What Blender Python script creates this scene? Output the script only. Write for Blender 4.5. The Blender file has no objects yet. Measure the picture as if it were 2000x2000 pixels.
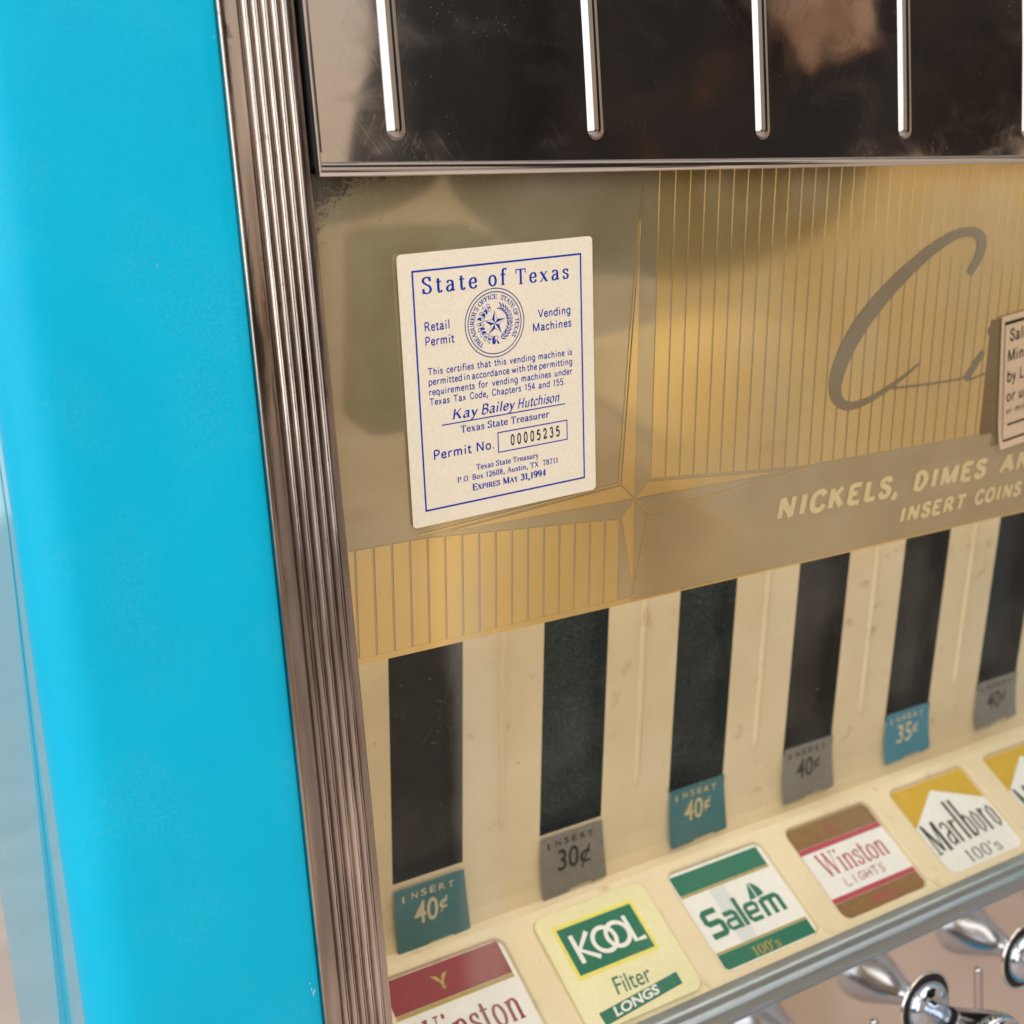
import bpy, bmesh, math, random
from mathutils import Vector, Matrix
random.seed(7)
U = 0.0055                      # one layout unit (a pleat of the printed panel) in metres
D = 10.939                      # column pitch in units
scene = bpy.context.scene
C = scene.collection

# ------------------------------------------------------------------ camera, world, light
CAMP = (-21.688, -52.5645, -5.6516)
RIGHT = Vector((0.85556373, -0.5129162, -0.07019745))
DOWN = Vector((-0.15058418, -0.11682933, -0.98166966))
FWD = Vector((0.49531315, 0.85045158, -0.177192))
cam_data = bpy.data.cameras.new('camera')
cam = bpy.data.objects.new('camera', cam_data); C.objects.link(cam)
M = Matrix((RIGHT, -DOWN, -FWD)).transposed().to_4x4()
M.translation = Vector(CAMP) * U
cam.matrix_world = M
cam_data.sensor_width = 36; cam_data.lens = 36 * 2.4258 / 2
cam_data.clip_start = 0.01; cam_data.clip_end = 60
cam_data.dof.use_dof = True; cam_data.dof.focus_distance = 61.5 * U
cam_data.dof.aperture_fstop = 16
scene.camera = cam

w = bpy.data.worlds.new('World'); scene.world = w; w.use_nodes = True
nt = w.node_tree; bg = nt.nodes['Background']
tc = nt.nodes.new('ShaderNodeTexCoord'); sp = nt.nodes.new('ShaderNodeSeparateXYZ')
mr = nt.nodes.new('ShaderNodeMapRange'); mr.inputs[1].default_value = -1; mr.inputs[2].default_value = 1
ramp = nt.nodes.new('ShaderNodeValToRGB')
nt.links.new(tc.outputs['Generated'], sp.inputs[0]); nt.links.new(sp.outputs[2], mr.inputs[0])
nt.links.new(mr.outputs[0], ramp.inputs[0]); nt.links.new(ramp.outputs[0], bg.inputs[0])
el = ramp.color_ramp.elements
el[0].position = 0.0; el[0].color = (0.62, 0.50, 0.42, 1)
el[1].position = 1.0; el[1].color = (0.80, 0.80, 0.80, 1)
e = el.new(0.5); e.color = (0.62, 0.46, 0.33, 1)
e = el.new(0.62); e.color = (0.60, 0.54, 0.47, 1)
ymr = nt.nodes.new('ShaderNodeMapRange'); ymr.inputs[1].default_value = -0.1; ymr.inputs[2].default_value = 0.9
ymr.interpolation_type = 'SMOOTHSTEP'
wm = nt.nodes.new('ShaderNodeMix'); wm.data_type = 'RGBA'; wm.inputs[7].default_value = (0.95, 0.98, 1.0, 1)
nt.links.new(sp.outputs[1], ymr.inputs[0]); nt.links.new(ymr.outputs[0], wm.inputs[0])
nt.links.new(ramp.outputs[0], wm.inputs[6]); nt.links.new(wm.outputs[2], bg.inputs[0])
bg.inputs[1].default_value = 0.95

def area(name, loc, target, size, power, color, shape='RECTANGLE', sy=None):
    l = bpy.data.lights.new(name, 'AREA'); l.shape = shape; l.size = size
    if sy: l.size_y = sy
    l.energy = power; l.color = color
    o = bpy.data.objects.new(name, l); C.objects.link(o)
    o.location = loc
    o.rotation_euler = (Vector(target) - Vector(loc)).to_track_quat('-Z', 'Y').to_euler()
    return o
area('window_light', (-2.4, -1.3, 0.8), (0.1, 0, -0.1), 3.6, 74, (0.90, 0.96, 1.0), sy=3.0)
area('ceiling_light', (0.5, -1.5, 1.7), (0.1, 0, -0.1), 2.0, 26, (1.0, 0.93, 0.82), sy=1.6)
for i, (x, y, z) in enumerate([(-0.4, -1.1, 1.25), (0.15, -1.3, 1.35), (0.75, -0.9, 1.3), (-0.9, -0.5, 1.15), (0.45, -1.9, 1.3), (1.3, -1.4, 1.3)]):
    area('ceiling_bulb', (x, y, z), (x * .3, 0, -0.2), 0.09, 0.55, (1.0, 0.86, 0.66), 'DISK')
area('interior_fill_light', (42 * U, 7.5 * U, -17.5 * U), (42 * U, 12.5 * U, -45 * U), 84 * U, .17, (1.0, 0.95, 0.86), sy=4 * U)  # fill added inside the cabinet to brighten the display
vs = scene.view_settings
vs.view_transform = 'Standard'; vs.look = 'None'; vs.exposure = 0; vs.gamma = 1
scene.cycles.use_denoising = True
scene.cycles.max_bounces = 10; scene.cycles.transparent_max_bounces = 12

# ------------------------------------------------------------------ object helpers
WL = {}
def root(name, label, cat, origin):
    o = bpy.data.objects.new(name, None); C.objects.link(o)
    o.empty_display_size = 0.02
    loc = Vector(origin) * U
    o.location = loc; WL[o.name] = loc
    o['label'] = label; o['category'] = cat
    return o
def link(name, me, parent=None, origin=None, label=None, kind=None):
    o = bpy.data.objects.new(name, me); C.objects.link(o)
    base = WL[parent.name] if parent else Vector((0, 0, 0))
    loc = Vector(origin) * U if origin is not None else base
    o.location = loc - base; WL[o.name] = loc
    if parent: o.parent = parent
    if label: o['label'] = label
    if kind: o['kind'] = kind
    return o
def mesh(name, V, F, mat, parent=None, origin=None, smooth=False, label=None, kind=None, bevel=0):
    if origin is None:
        loc = WL[parent.name] if parent else Vector((0, 0, 0))
    else: loc = Vector(origin) * U
    me = bpy.data.meshes.new(name)
    me.from_pydata([Vector(v) * U - loc for v in V], [], F)
    me.materials.append(mat)
    if smooth:
        me.polygons.foreach_set('use_smooth', [True] * len(me.polygons))
    me.update()
    o = link(name, me, parent, origin if origin is not None else (loc / U), label, kind)
    if bevel:
        b = o.modifiers.new('bevel', 'BEVEL'); b.width = bevel * U; b.segments = 2; b.limit_method = 'ANGLE'; b.angle_limit = math.radians(40)
        me.polygons.foreach_set('use_smooth', [True] * len(me.polygons))
    return o
def box(x0, x1, y0, y1, z0, z1):
    V = [(x, y, z) for x in (x0, x1) for y in (y0, y1) for z in (z0, z1)]
    F = [(0, 1, 3, 2), (4, 6, 7, 5), (0, 4, 5, 1), (2, 3, 7, 6), (0, 2, 6, 4), (1, 5, 7, 3)]
    return V, F
def extrude_z(prof, z0, z1, n=1):
    """open profile [(x,y)] swept along z"""
    V = []; F = []
    for i in range(n + 1):
        z = z0 + (z1 - z0) * i / n
        V += [(x, y, z) for x, y in prof]
    m = len(prof)
    for i in range(n):
        for j in range(m - 1):
            a = i * m + j; F.append((a, a + 1, a + m + 1, a + m))
    return V, F
def extrude_x(prof, x0, x1, n=1):
    V = []; F = []
    for i in range(n + 1):
        x = x0 + (x1 - x0) * i / n
        V += [(x, y, z) for y, z in prof]
    m = len(prof)
    for i in range(n):
        for j in range(m - 1):
            a = i * m + j; F.append((a, a + m, a + m + 1, a + 1))
    return V, F
def join(*parts):
    V = []; F = []
    for v, f in parts:
        b = len(V); V += list(v); F += [tuple(i + b for i in q) for q in f]
    return V, F

# ------------------------------------------------------------------ material helpers
def mat(name, col, rough=0.5, metal=0.0, ior=1.5, coat=0.0, spec=None):
    m = bpy.data.materials.new(name); m.use_nodes = True
    b = m.node_tree.nodes['Principled BSDF']
    b.inputs['Base Color'].default_value = (*col, 1); b.inputs['Roughness'].default_value = rough
    b.inputs['Metallic'].default_value = metal; b.inputs['IOR'].default_value = ior
    if coat: b.inputs['Coat Weight'].default_value = coat; b.inputs['Coat Roughness'].default_value = 0.05
    if spec is not None: b.inputs['Specular IOR Level'].default_value = spec
    return m
class N:
    def __init__(s, m):
        s.t = m.node_tree; s.b = s.t.nodes['Principled BSDF']
        s.tc = s.t.nodes.new('ShaderNodeNewGeometry')
    def l(s, a, b): s.t.links.new(a, b)
    def coord(s, scale=(1, 1, 1), loc=(0, 0, 0)):
        mp = s.t.nodes.new('ShaderNodeMapping')
        mp.inputs['Scale'].default_value = [v / U for v in scale]; mp.inputs['Location'].default_value = loc
        s.l(s.tc.outputs['Position'], mp.inputs[0]); return mp.outputs[0]
    def noise(s, scale, detail=3, rough=.55, vec=(1, 1, 1), loc=(0, 0, 0), dist=0):
        n = s.t.nodes.new('ShaderNodeTexNoise'); n.inputs['Scale'].default_value = scale
        n.inputs['Detail'].default_value = detail; n.inputs['Roughness'].default_value = rough
        n.inputs['Distortion'].default_value = dist
        s.l(s.coord(vec, loc), n.inputs['Vector']); return n.outputs[0]
    def ramp(s, f, stops):
        r = s.t.nodes.new('ShaderNodeValToRGB'); e = r.color_ramp.elements
        while len(e) < len(stops): e.new(.5)
        for i, (p, c) in enumerate(stops):
            e[i].position = p
            e[i].color = (c, c, c, 1) if isinstance(c, (int, float)) else (*c, 1)
        s.l(f, r.inputs[0]); return r.outputs[0]
    def mix(s, f, a, b, mode='MIX'):
        m = s.t.nodes.new('ShaderNodeMix'); m.data_type = 'RGBA'; m.blend_type = mode
        for sock, v in ((m.inputs[0], f), (m.inputs[6], a), (m.inputs[7], b)):
            if hasattr(v, 'links'): s.l(v, sock)
            elif isinstance(v, (int, float)): sock.default_value = v if sock == m.inputs[0] else (v, v, v, 1)
            else: sock.default_value = (*v, 1)
        return m.outputs[2]
    def math(s, op, a, b=0, c=None, clamp=False):
        m = s.t.nodes.new('ShaderNodeMath'); m.operation = op; m.use_clamp = clamp
        for i, v in enumerate((a, b) if c is None else (a, b, c)):
            if hasattr(v, 'links'): s.l(v, m.inputs[i])
            else: m.inputs[i].default_value = v
        return m.outputs[0]
    def sep(s):
        c = s.coord(); x = s.t.nodes.new('ShaderNodeSeparateXYZ'); s.l(c, x.inputs[0]); return x.outputs
    def bump(s, h, strength=.2, dist=.1, normal=None):
        b = s.t.nodes.new('ShaderNodeBump'); b.inputs['Strength'].default_value = strength
        b.inputs['Distance'].default_value = dist * U
        s.l(h, b.inputs['Height'])
        if normal is not None: s.l(normal, b.inputs['Normal'])
        s.l(b.outputs[0], s.b.inputs['Normal']); return b.outputs[0]
    def set(s, k, v): s.l(v, s.b.inputs[k])

def mk_cyan():
    m = mat('cyan_enamel_paint', (0, .42, .62), .4, spec=.2)
    n = N(m)
    a = n.noise(.12, 3); c = n.ramp(a, [(.3, (.0, .435, .70)), (.7, (.0, .475, .75))])
    fine = n.noise(7, 2)
    blotch = n.noise(.22, 4, loc=(3, 1, 2))
    msk = n.ramp(blotch, [(.5, 0), (.68, 1)])
    spk = n.math('MULTIPLY', n.ramp(fine, [(.45, 0), (.7, 1)]), msk)
    c = n.mix(n.math('MULTIPLY', spk, .28), c, (.08, .50, .62)); 
    ch = n.ramp(n.noise(.9, 5, loc=(9, 0, 4)), [(.73, 0), (.75, 1)])
    c = n.mix(n.math('MULTIPLY', ch, .5), c, (.25, .5, .55))
    o = n.sep(); edge = n.math('MULTIPLY', n.math('GREATER_THAN', o[0], -4.25), n.math('LESS_THAN', o[0], -3.7))
    chips = n.math('MULTIPLY', edge, n.ramp(n.noise(1.2, 6, vec=(2, 1, .7), loc=(2, 2, 6)), [(.695, 0), (.71, 1)]))
    c = n.mix(n.math('MULTIPLY', chips, .8), c, (.55, .68, .70))
    n.set('Base Color', c)
    n.set('Roughness', n.ramp(blotch, [(.3, .34), (.8, .5)]))
    n.bump(n.math('ADD', n.noise(3.4, 4), n.math('MULTIPLY', n.noise(.5, 2), 1.2)), .45, .035)
    return m
def mk_side():
    m = mat('cyan_gloss_side', (.02, .45, .66), .12, ior=1.9)
    n = N(m); n.bump(n.noise(.16, 3), .08, .5); return m
def mk_trim():
    m = mat('fluted_steel', (.6, .5, .44), .16, 1)
    n = N(m)
    st = n.noise(2.2, 5, vec=(1.6, 1.6, .05))
    big = n.noise(.35, 3, vec=(1.5, 1, .16), loc=(4, 4, 1))
    f = n.math('MULTIPLY', n.ramp(st, [(.3, .75), (.7, 1)]), n.ramp(big, [(.38, .35), (.60, 1)]))
    c = n.mix(f, (.13, .105, .10), (.74, .63, .56))
    o = n.sep(); fr = n.math('FRACT', n.math('MULTIPLY', n.math('ADD', o[0], 2.64 + .44 * 20), 1 / .44))
    gr = n.math('ABSOLUTE', n.math('SUBTRACT', fr, .5))
    inz = n.math('MULTIPLY', n.math('GREATER_THAN', o[0], -2.8), n.math('LESS_THAN', o[0], -.3))
    flute_lines = n.math('MULTIPLY', n.math('MULTIPLY', n.ramp(gr, [(.36, 0), (.47, 1)]), inz), n.ramp(n.noise(.8, 4, vec=(1, 1, .25), loc=(3, 3, 3)), [(.3, .45), (.6, .95)]))  # dark lines along the flute edges, broken up by noise
    c = n.mix(flute_lines, c, (.045, .035, .035))
    rust = n.ramp(n.noise(1.3, 6, vec=(1, 1, .5), loc=(2, 5, 5)), [(.66, 0), (.72, 1)])
    c = n.mix(n.math('MULTIPLY', rust, .5), c, (.16, .085, .04))
    n.set('Base Color', c)
    n.set('Roughness', n.ramp(n.noise(1.1, 5, vec=(1, 1, .2)), [(.35, .1), (.75, .34)]))
    n.bump(n.noise(1.0, 4, vec=(1.5, 1, .16)), .35, .10)
    return m
def mk_chrome(name, col, dirt=1, rough=.05, wav=.05, scratch=True):
    m = mat(name, col, rough, 1)
    n = N(m)
    speck = n.ramp(n.noise(9, 2, loc=(1, 2, 3)), [(.68, 0), (.76, 1)])
    zone = n.ramp(n.noise(.3, 4, loc=(5, 0, 2)), [(.46, 0), (.62, 1)])
    r = n.math('ADD', rough, n.math('MULTIPLY', n.math('MULTIPLY', speck, zone), .4 * dirt))
    smear = n.ramp(n.noise(.25, 5, vec=(1, 1, 1.8), dist=.6), [(.45, 0), (.75, .12)])
    r = n.math('ADD', r, n.math('MULTIPLY', smear, dirt))
    if scratch:
        for k, (v, l) in enumerate([((2.2, 1, .12), (0, 0, 0)), ((.15, 1, 1.8), (3, 0, 7))]):
            mp = n.t.nodes.new('ShaderNodeMapping'); mp.inputs['Rotation'].default_value = (0, .6 + k * .5, 0)
            n.l(n.coord((1, 1, 1), l), mp.inputs[0])
            m2 = n.t.nodes.new('ShaderNodeMapping'); m2.inputs['Scale'].default_value = v; n.l(mp.outputs[0], m2.inputs[0])
            nn = n.t.nodes.new('ShaderNodeTexNoise'); nn.inputs['Scale'].default_value = 3.; nn.inputs['Detail'].default_value = 6
            n.l(m2.outputs[0], nn.inputs['Vector'])
            r = n.math('ADD', r, n.math('MULTIPLY', n.ramp(nn.outputs[0], [(.64, 0), (.665, 1), (.69, 0)]), .07 * dirt))
    n.set('Roughness', r)
    dull = n.math('MULTIPLY', n.math('MULTIPLY', speck, zone), .5)
    n.set('Base Color', n.mix(dull, col, (.5, .45, .42)))
    n.bump(n.noise(.09, 2, loc=(1, 6, 3)), wav, 2.2)
    return m
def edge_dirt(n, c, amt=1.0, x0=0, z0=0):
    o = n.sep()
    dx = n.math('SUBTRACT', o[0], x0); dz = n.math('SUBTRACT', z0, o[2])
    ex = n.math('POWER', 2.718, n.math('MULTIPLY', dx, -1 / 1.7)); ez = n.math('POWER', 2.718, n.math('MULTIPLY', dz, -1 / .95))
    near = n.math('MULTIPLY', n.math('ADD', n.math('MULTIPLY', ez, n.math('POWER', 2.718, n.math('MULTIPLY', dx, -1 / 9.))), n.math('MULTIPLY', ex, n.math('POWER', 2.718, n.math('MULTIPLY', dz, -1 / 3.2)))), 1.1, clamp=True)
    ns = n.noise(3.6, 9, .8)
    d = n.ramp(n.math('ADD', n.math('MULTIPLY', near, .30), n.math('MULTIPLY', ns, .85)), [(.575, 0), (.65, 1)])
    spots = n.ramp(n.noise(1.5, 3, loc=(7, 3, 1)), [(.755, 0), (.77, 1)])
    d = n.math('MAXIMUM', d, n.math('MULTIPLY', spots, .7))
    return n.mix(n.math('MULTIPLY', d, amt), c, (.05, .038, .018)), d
def mk_champagne():
    m = mat('champagne_mirror_print', (.62, .52, .33), .1, .75)
    n = N(m)
    c = n.ramp(n.noise(.15, 4), [(.3, (.55, .44, .25)), (.7, (.65, .53, .32))])
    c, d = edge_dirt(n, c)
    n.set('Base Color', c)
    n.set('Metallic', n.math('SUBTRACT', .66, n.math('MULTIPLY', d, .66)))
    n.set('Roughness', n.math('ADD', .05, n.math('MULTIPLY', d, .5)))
    return m
def mk_gold():
    m = mat('gold_print', (.80, .52, .17), .10, .78)
    n = N(m)
    c = n.ramp(n.noise(.3, 5, vec=(1, 1, .4)), [(.25, (.84, .60, .23)), (.75, (.92, .69, .30))])
    spot = n.ramp(n.noise(.55, 4, loc=(3, 8, 2)), [(.73, 0), (.78, 1)])
    c = n.mix(n.math('MULTIPLY', spot, .6), c, (.22, .10, .03))
    n.set('Base Color', c)
    return m
def mk_glass():
    m = bpy.data.materials.new('window_glass'); m.use_nodes = True
    t = m.node_tree; t.nodes.clear()
    out = t.nodes.new('ShaderNodeOutputMaterial'); tr = t.nodes.new('ShaderNodeBsdfTransparent')
    tr.inputs[0].default_value = (.985, .99, .975, 1)
    gl = t.nodes.new('ShaderNodeBsdfGlossy'); gl.inputs['Roughness'].default_value = .03
    fr = t.nodes.new('ShaderNodeFresnel'); fr.inputs[0].default_value = 1.42
    mx = t.nodes.new('ShaderNodeMixShader')
    t.links.new(fr.outputs[0], mx.inputs[0]); t.links.new(tr.outputs[0], mx.inputs[1]); t.links.new(gl.outputs[0], mx.inputs[2])
    gb = t.nodes.new('ShaderNodeNewGeometry'); mi = t.nodes.new('ShaderNodeMapRange')
    mi.inputs[3].default_value = 1.42; mi.inputs[4].default_value = 1 / 1.42      # same reflectance from either side of the thin pane
    t.links.new(gb.outputs['Backfacing'], mi.inputs[0]); t.links.new(mi.outputs[0], fr.inputs[0])
    # dust film and specks on the glass; the film also paints in milky reflections
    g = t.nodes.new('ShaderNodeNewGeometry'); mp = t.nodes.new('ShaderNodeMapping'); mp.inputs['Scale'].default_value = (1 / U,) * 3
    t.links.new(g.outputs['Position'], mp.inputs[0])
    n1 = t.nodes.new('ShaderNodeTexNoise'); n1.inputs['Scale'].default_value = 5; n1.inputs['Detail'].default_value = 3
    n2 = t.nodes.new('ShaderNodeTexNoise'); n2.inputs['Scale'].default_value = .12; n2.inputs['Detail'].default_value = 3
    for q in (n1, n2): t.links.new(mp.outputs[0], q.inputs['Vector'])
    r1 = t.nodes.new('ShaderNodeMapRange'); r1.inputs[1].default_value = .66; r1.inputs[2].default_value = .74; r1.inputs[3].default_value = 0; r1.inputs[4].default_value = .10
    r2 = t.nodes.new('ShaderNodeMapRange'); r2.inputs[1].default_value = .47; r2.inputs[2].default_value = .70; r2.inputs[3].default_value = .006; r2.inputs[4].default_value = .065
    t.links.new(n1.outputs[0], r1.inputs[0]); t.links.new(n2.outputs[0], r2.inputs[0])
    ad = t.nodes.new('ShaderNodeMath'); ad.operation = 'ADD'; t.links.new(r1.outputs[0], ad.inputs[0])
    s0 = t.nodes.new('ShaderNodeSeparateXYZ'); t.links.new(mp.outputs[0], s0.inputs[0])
    zf = t.nodes.new('ShaderNodeMapRange'); zf.interpolation_type = 'SMOOTHSTEP'; zf.inputs[1].default_value = -26; zf.inputs[2].default_value = -18; zf.inputs[3].default_value = .8; zf.inputs[4].default_value = 2.2  # stronger film over the gold paints in a milky reflection
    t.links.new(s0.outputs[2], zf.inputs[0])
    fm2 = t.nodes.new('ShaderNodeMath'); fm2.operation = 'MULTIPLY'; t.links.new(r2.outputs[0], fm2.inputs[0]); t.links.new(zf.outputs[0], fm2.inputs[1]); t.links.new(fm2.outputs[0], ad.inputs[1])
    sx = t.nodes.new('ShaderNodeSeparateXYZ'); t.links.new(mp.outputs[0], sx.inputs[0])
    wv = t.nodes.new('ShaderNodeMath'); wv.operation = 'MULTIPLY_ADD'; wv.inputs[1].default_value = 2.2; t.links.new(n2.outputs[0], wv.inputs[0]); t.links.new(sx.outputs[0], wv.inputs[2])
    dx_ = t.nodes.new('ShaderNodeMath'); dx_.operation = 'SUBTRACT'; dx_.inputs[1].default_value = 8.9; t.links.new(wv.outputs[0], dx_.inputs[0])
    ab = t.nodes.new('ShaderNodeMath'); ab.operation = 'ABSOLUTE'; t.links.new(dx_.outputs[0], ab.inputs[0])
    b1 = t.nodes.new('ShaderNodeMapRange'); b1.interpolation_type = 'SMOOTHSTEP'; b1.inputs[1].default_value = 2.0; b1.inputs[2].default_value = .5; b1.inputs[3].default_value = 0; b1.inputs[4].default_value = .16; t.links.new(ab.outputs[0], b1.inputs[0])  # pale upright band painted in for a reflected ghost
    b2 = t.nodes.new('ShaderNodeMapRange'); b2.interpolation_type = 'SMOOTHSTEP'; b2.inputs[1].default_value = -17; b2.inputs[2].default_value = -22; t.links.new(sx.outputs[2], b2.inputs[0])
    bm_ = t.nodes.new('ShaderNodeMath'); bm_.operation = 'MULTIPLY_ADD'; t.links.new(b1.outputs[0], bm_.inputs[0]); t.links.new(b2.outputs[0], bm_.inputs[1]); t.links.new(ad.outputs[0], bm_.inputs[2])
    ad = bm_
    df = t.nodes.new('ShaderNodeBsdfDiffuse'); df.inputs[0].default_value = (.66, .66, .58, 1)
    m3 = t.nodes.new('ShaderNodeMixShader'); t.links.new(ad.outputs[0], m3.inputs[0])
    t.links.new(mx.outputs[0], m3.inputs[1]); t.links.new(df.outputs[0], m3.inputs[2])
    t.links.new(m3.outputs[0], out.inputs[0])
    return m
def mk_cream():
    m = mat('aged_cream_enamel', (.72, .58, .36), .35, spec=.3)
    n = N(m)
    c = n.ramp(n.noise(.12, 4), [(.3, (.70, .57, .36)), (.7, (.80, .68, .47))])
    st = n.ramp(n.noise(.5, 5, loc=(1, 2, 8)), [(.62, 0), (.74, 1)])
    c = n.mix(n.math('MULTIPLY', st, .6), c, (.45, .28, .12))
    sp = n.ramp(n.noise(1.8, 3, loc=(6, 2, 8)), [(.735, 0), (.76, 1)])
    c = n.mix(n.math('MULTIPLY', sp, .7), c, (.16, .08, .03))
    n.set('Base Color', c); n.bump(n.noise(1.5, 3), .12, .05)
    return m
def mk_film(name='dark_film_teal_haze', k=.5, tint=(.04, .105, .13)):
    m = mat(name, (.012, .017, .02), .25, spec=.25)
    n = N(m)
    s = n.ramp(n.noise(5.5, 3, .7), [(.50, 0), (.70, 1)])
    n.set('Base Color', n.mix(n.math('MULTIPLY', s, k), tuple(v * .12 for v in tint), tint))
    n.set('Roughness', n.ramp(n.noise(.3, 4), [(.3, .2), (.7, .5)]))
    return m
def mk_paper(name, c0, c1, rough=.6):
    m = mat(name, c0, rough)
    n = N(m)
    n.set('Base Color', n.ramp(n.noise(6, 5, .7), [(.35, c0), (.65, c1)])); n.bump(n.noise(9, 3), .1, .02)
    return m
def mk_flat(name, col, rough=.4, var=.12):
    m = mat(name, col, rough, spec=.22)
    n = N(m)
    n.set('Base Color', n.ramp(n.noise(2.5, 5), [(.3, tuple(v * (1 - var) for v in col)), (.7, tuple(min(1, v * (1 + var)) for v in col))]))
    return m
CYAN = mk_cyan(); SIDE = mk_side(); TRIM = mk_trim()
CHROME = mk_chrome('polished_chrome', (.80, .71, .63), 1)
PLATE = mk_chrome('lower_chrome_plate', (.74, .66, .61), .35, .09, .03, False)
BEAD = mk_chrome('chrome_bead', (.72, .68, .66), .3, .12, .02, False)
KNOB = mat('knob_chrome', (.52, .565, .64), .07, 1)
RAILM = mk_chrome('zinc_rail', (.42, .47, .50), 1, .4, .12, False)
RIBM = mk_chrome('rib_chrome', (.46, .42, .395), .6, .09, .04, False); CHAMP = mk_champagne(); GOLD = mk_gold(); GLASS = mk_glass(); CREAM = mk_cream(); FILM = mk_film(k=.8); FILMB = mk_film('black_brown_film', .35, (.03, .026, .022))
PAPER = mk_paper('permit_paper', (.84, .76, .62), (.91, .84, .71))
PAPER2 = mk_paper('tan_label_paper', (.60, .44, .29), (.68, .52, .36))
INK = mk_flat('blue_ink', (.003, .035, .40), .5)
INKS = mk_flat('slate_blue_ink', (.04, .065, .26), .5)
BLACK = mk_flat('black_ink', (.02, .018, .016), .5)
DARK = mat('dark_gap', (.008, .008, .008), .6)
TEAL = mk_flat('teal_label', (.045, .17, .20), .45); TEALB = mk_flat('bright_teal_label', (.05, .24, .34), .4)
GREY = mk_flat('grey_label', (.21, .20, .18), .45); CREAMINK = mk_flat('cream_ink', (.62, .55, .38), .5)
WHITE = mk_flat('white_card', (.80, .79, .75), .3, .03); YCREAM = mk_flat('pale_yellow_card', (.80, .74, .45), .3, .03)
GREEN = mk_flat('green_print', (.001, .145, .085), .35); YELLOW = mk_flat('yellow_glow_print', (.78, .70, .16), .4, .05)
RED = mk_flat('dark_red_print', (.24, .012, .02), .35); ROSE = mk_flat('crimson_print', (.42, .05, .08), .35)
BROWN = mk_flat('bronze_print', (.22, .115, .03), .3); MUSTARD = mk_flat('mustard_print', (.58, .36, .018), .35, .06)
MUSTLINE = mk_flat('thin_gold_print', (.40, .30, .08), .35); MAROON = mk_flat('maroon_lettering', (.26, .04, .05), .4)
SAGE = mk_flat('pale_grey_print', (.66, .68, .68), .4, .03)
PALEG = mk_flat('pale_gold_ink', (.78, .62, .34), .35, .05); OLIVE = mat('olive_bronze_print', (.30, .24, .14), .2, .5)
BRONZE = mk_flat('brown_patch', (.20, .12, .05), .35)

# ------------------------------------------------------------------ lettering
_cache = {}
def sans(ch_string, bold=0.0):
    key = (ch_string, bold)
    if key in _cache: return _cache[key]
    cu = bpy.data.curves.new('t', 'FONT'); cu.body = ch_string; cu.resolution_u = 3; cu.offset = bold
    o = bpy.data.objects.new('t', cu); C.objects.link(o)
    bpy.context.view_layer.update()
    me = o.evaluated_get(bpy.context.evaluated_depsgraph_get()).to_mesh()
    V = [(v.co.x, v.co.y) for v in me.vertices]; F = [tuple(p.vertices) for p in me.polygons]
    C.objects.unlink(o); bpy.data.objects.remove(o); bpy.data.curves.remove(cu)
    k = 1 / 0.73
    V = [(x * k, y * k) for x, y in V]       # cap height = 1
    _cache[key] = (V, F); return V, F

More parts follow.
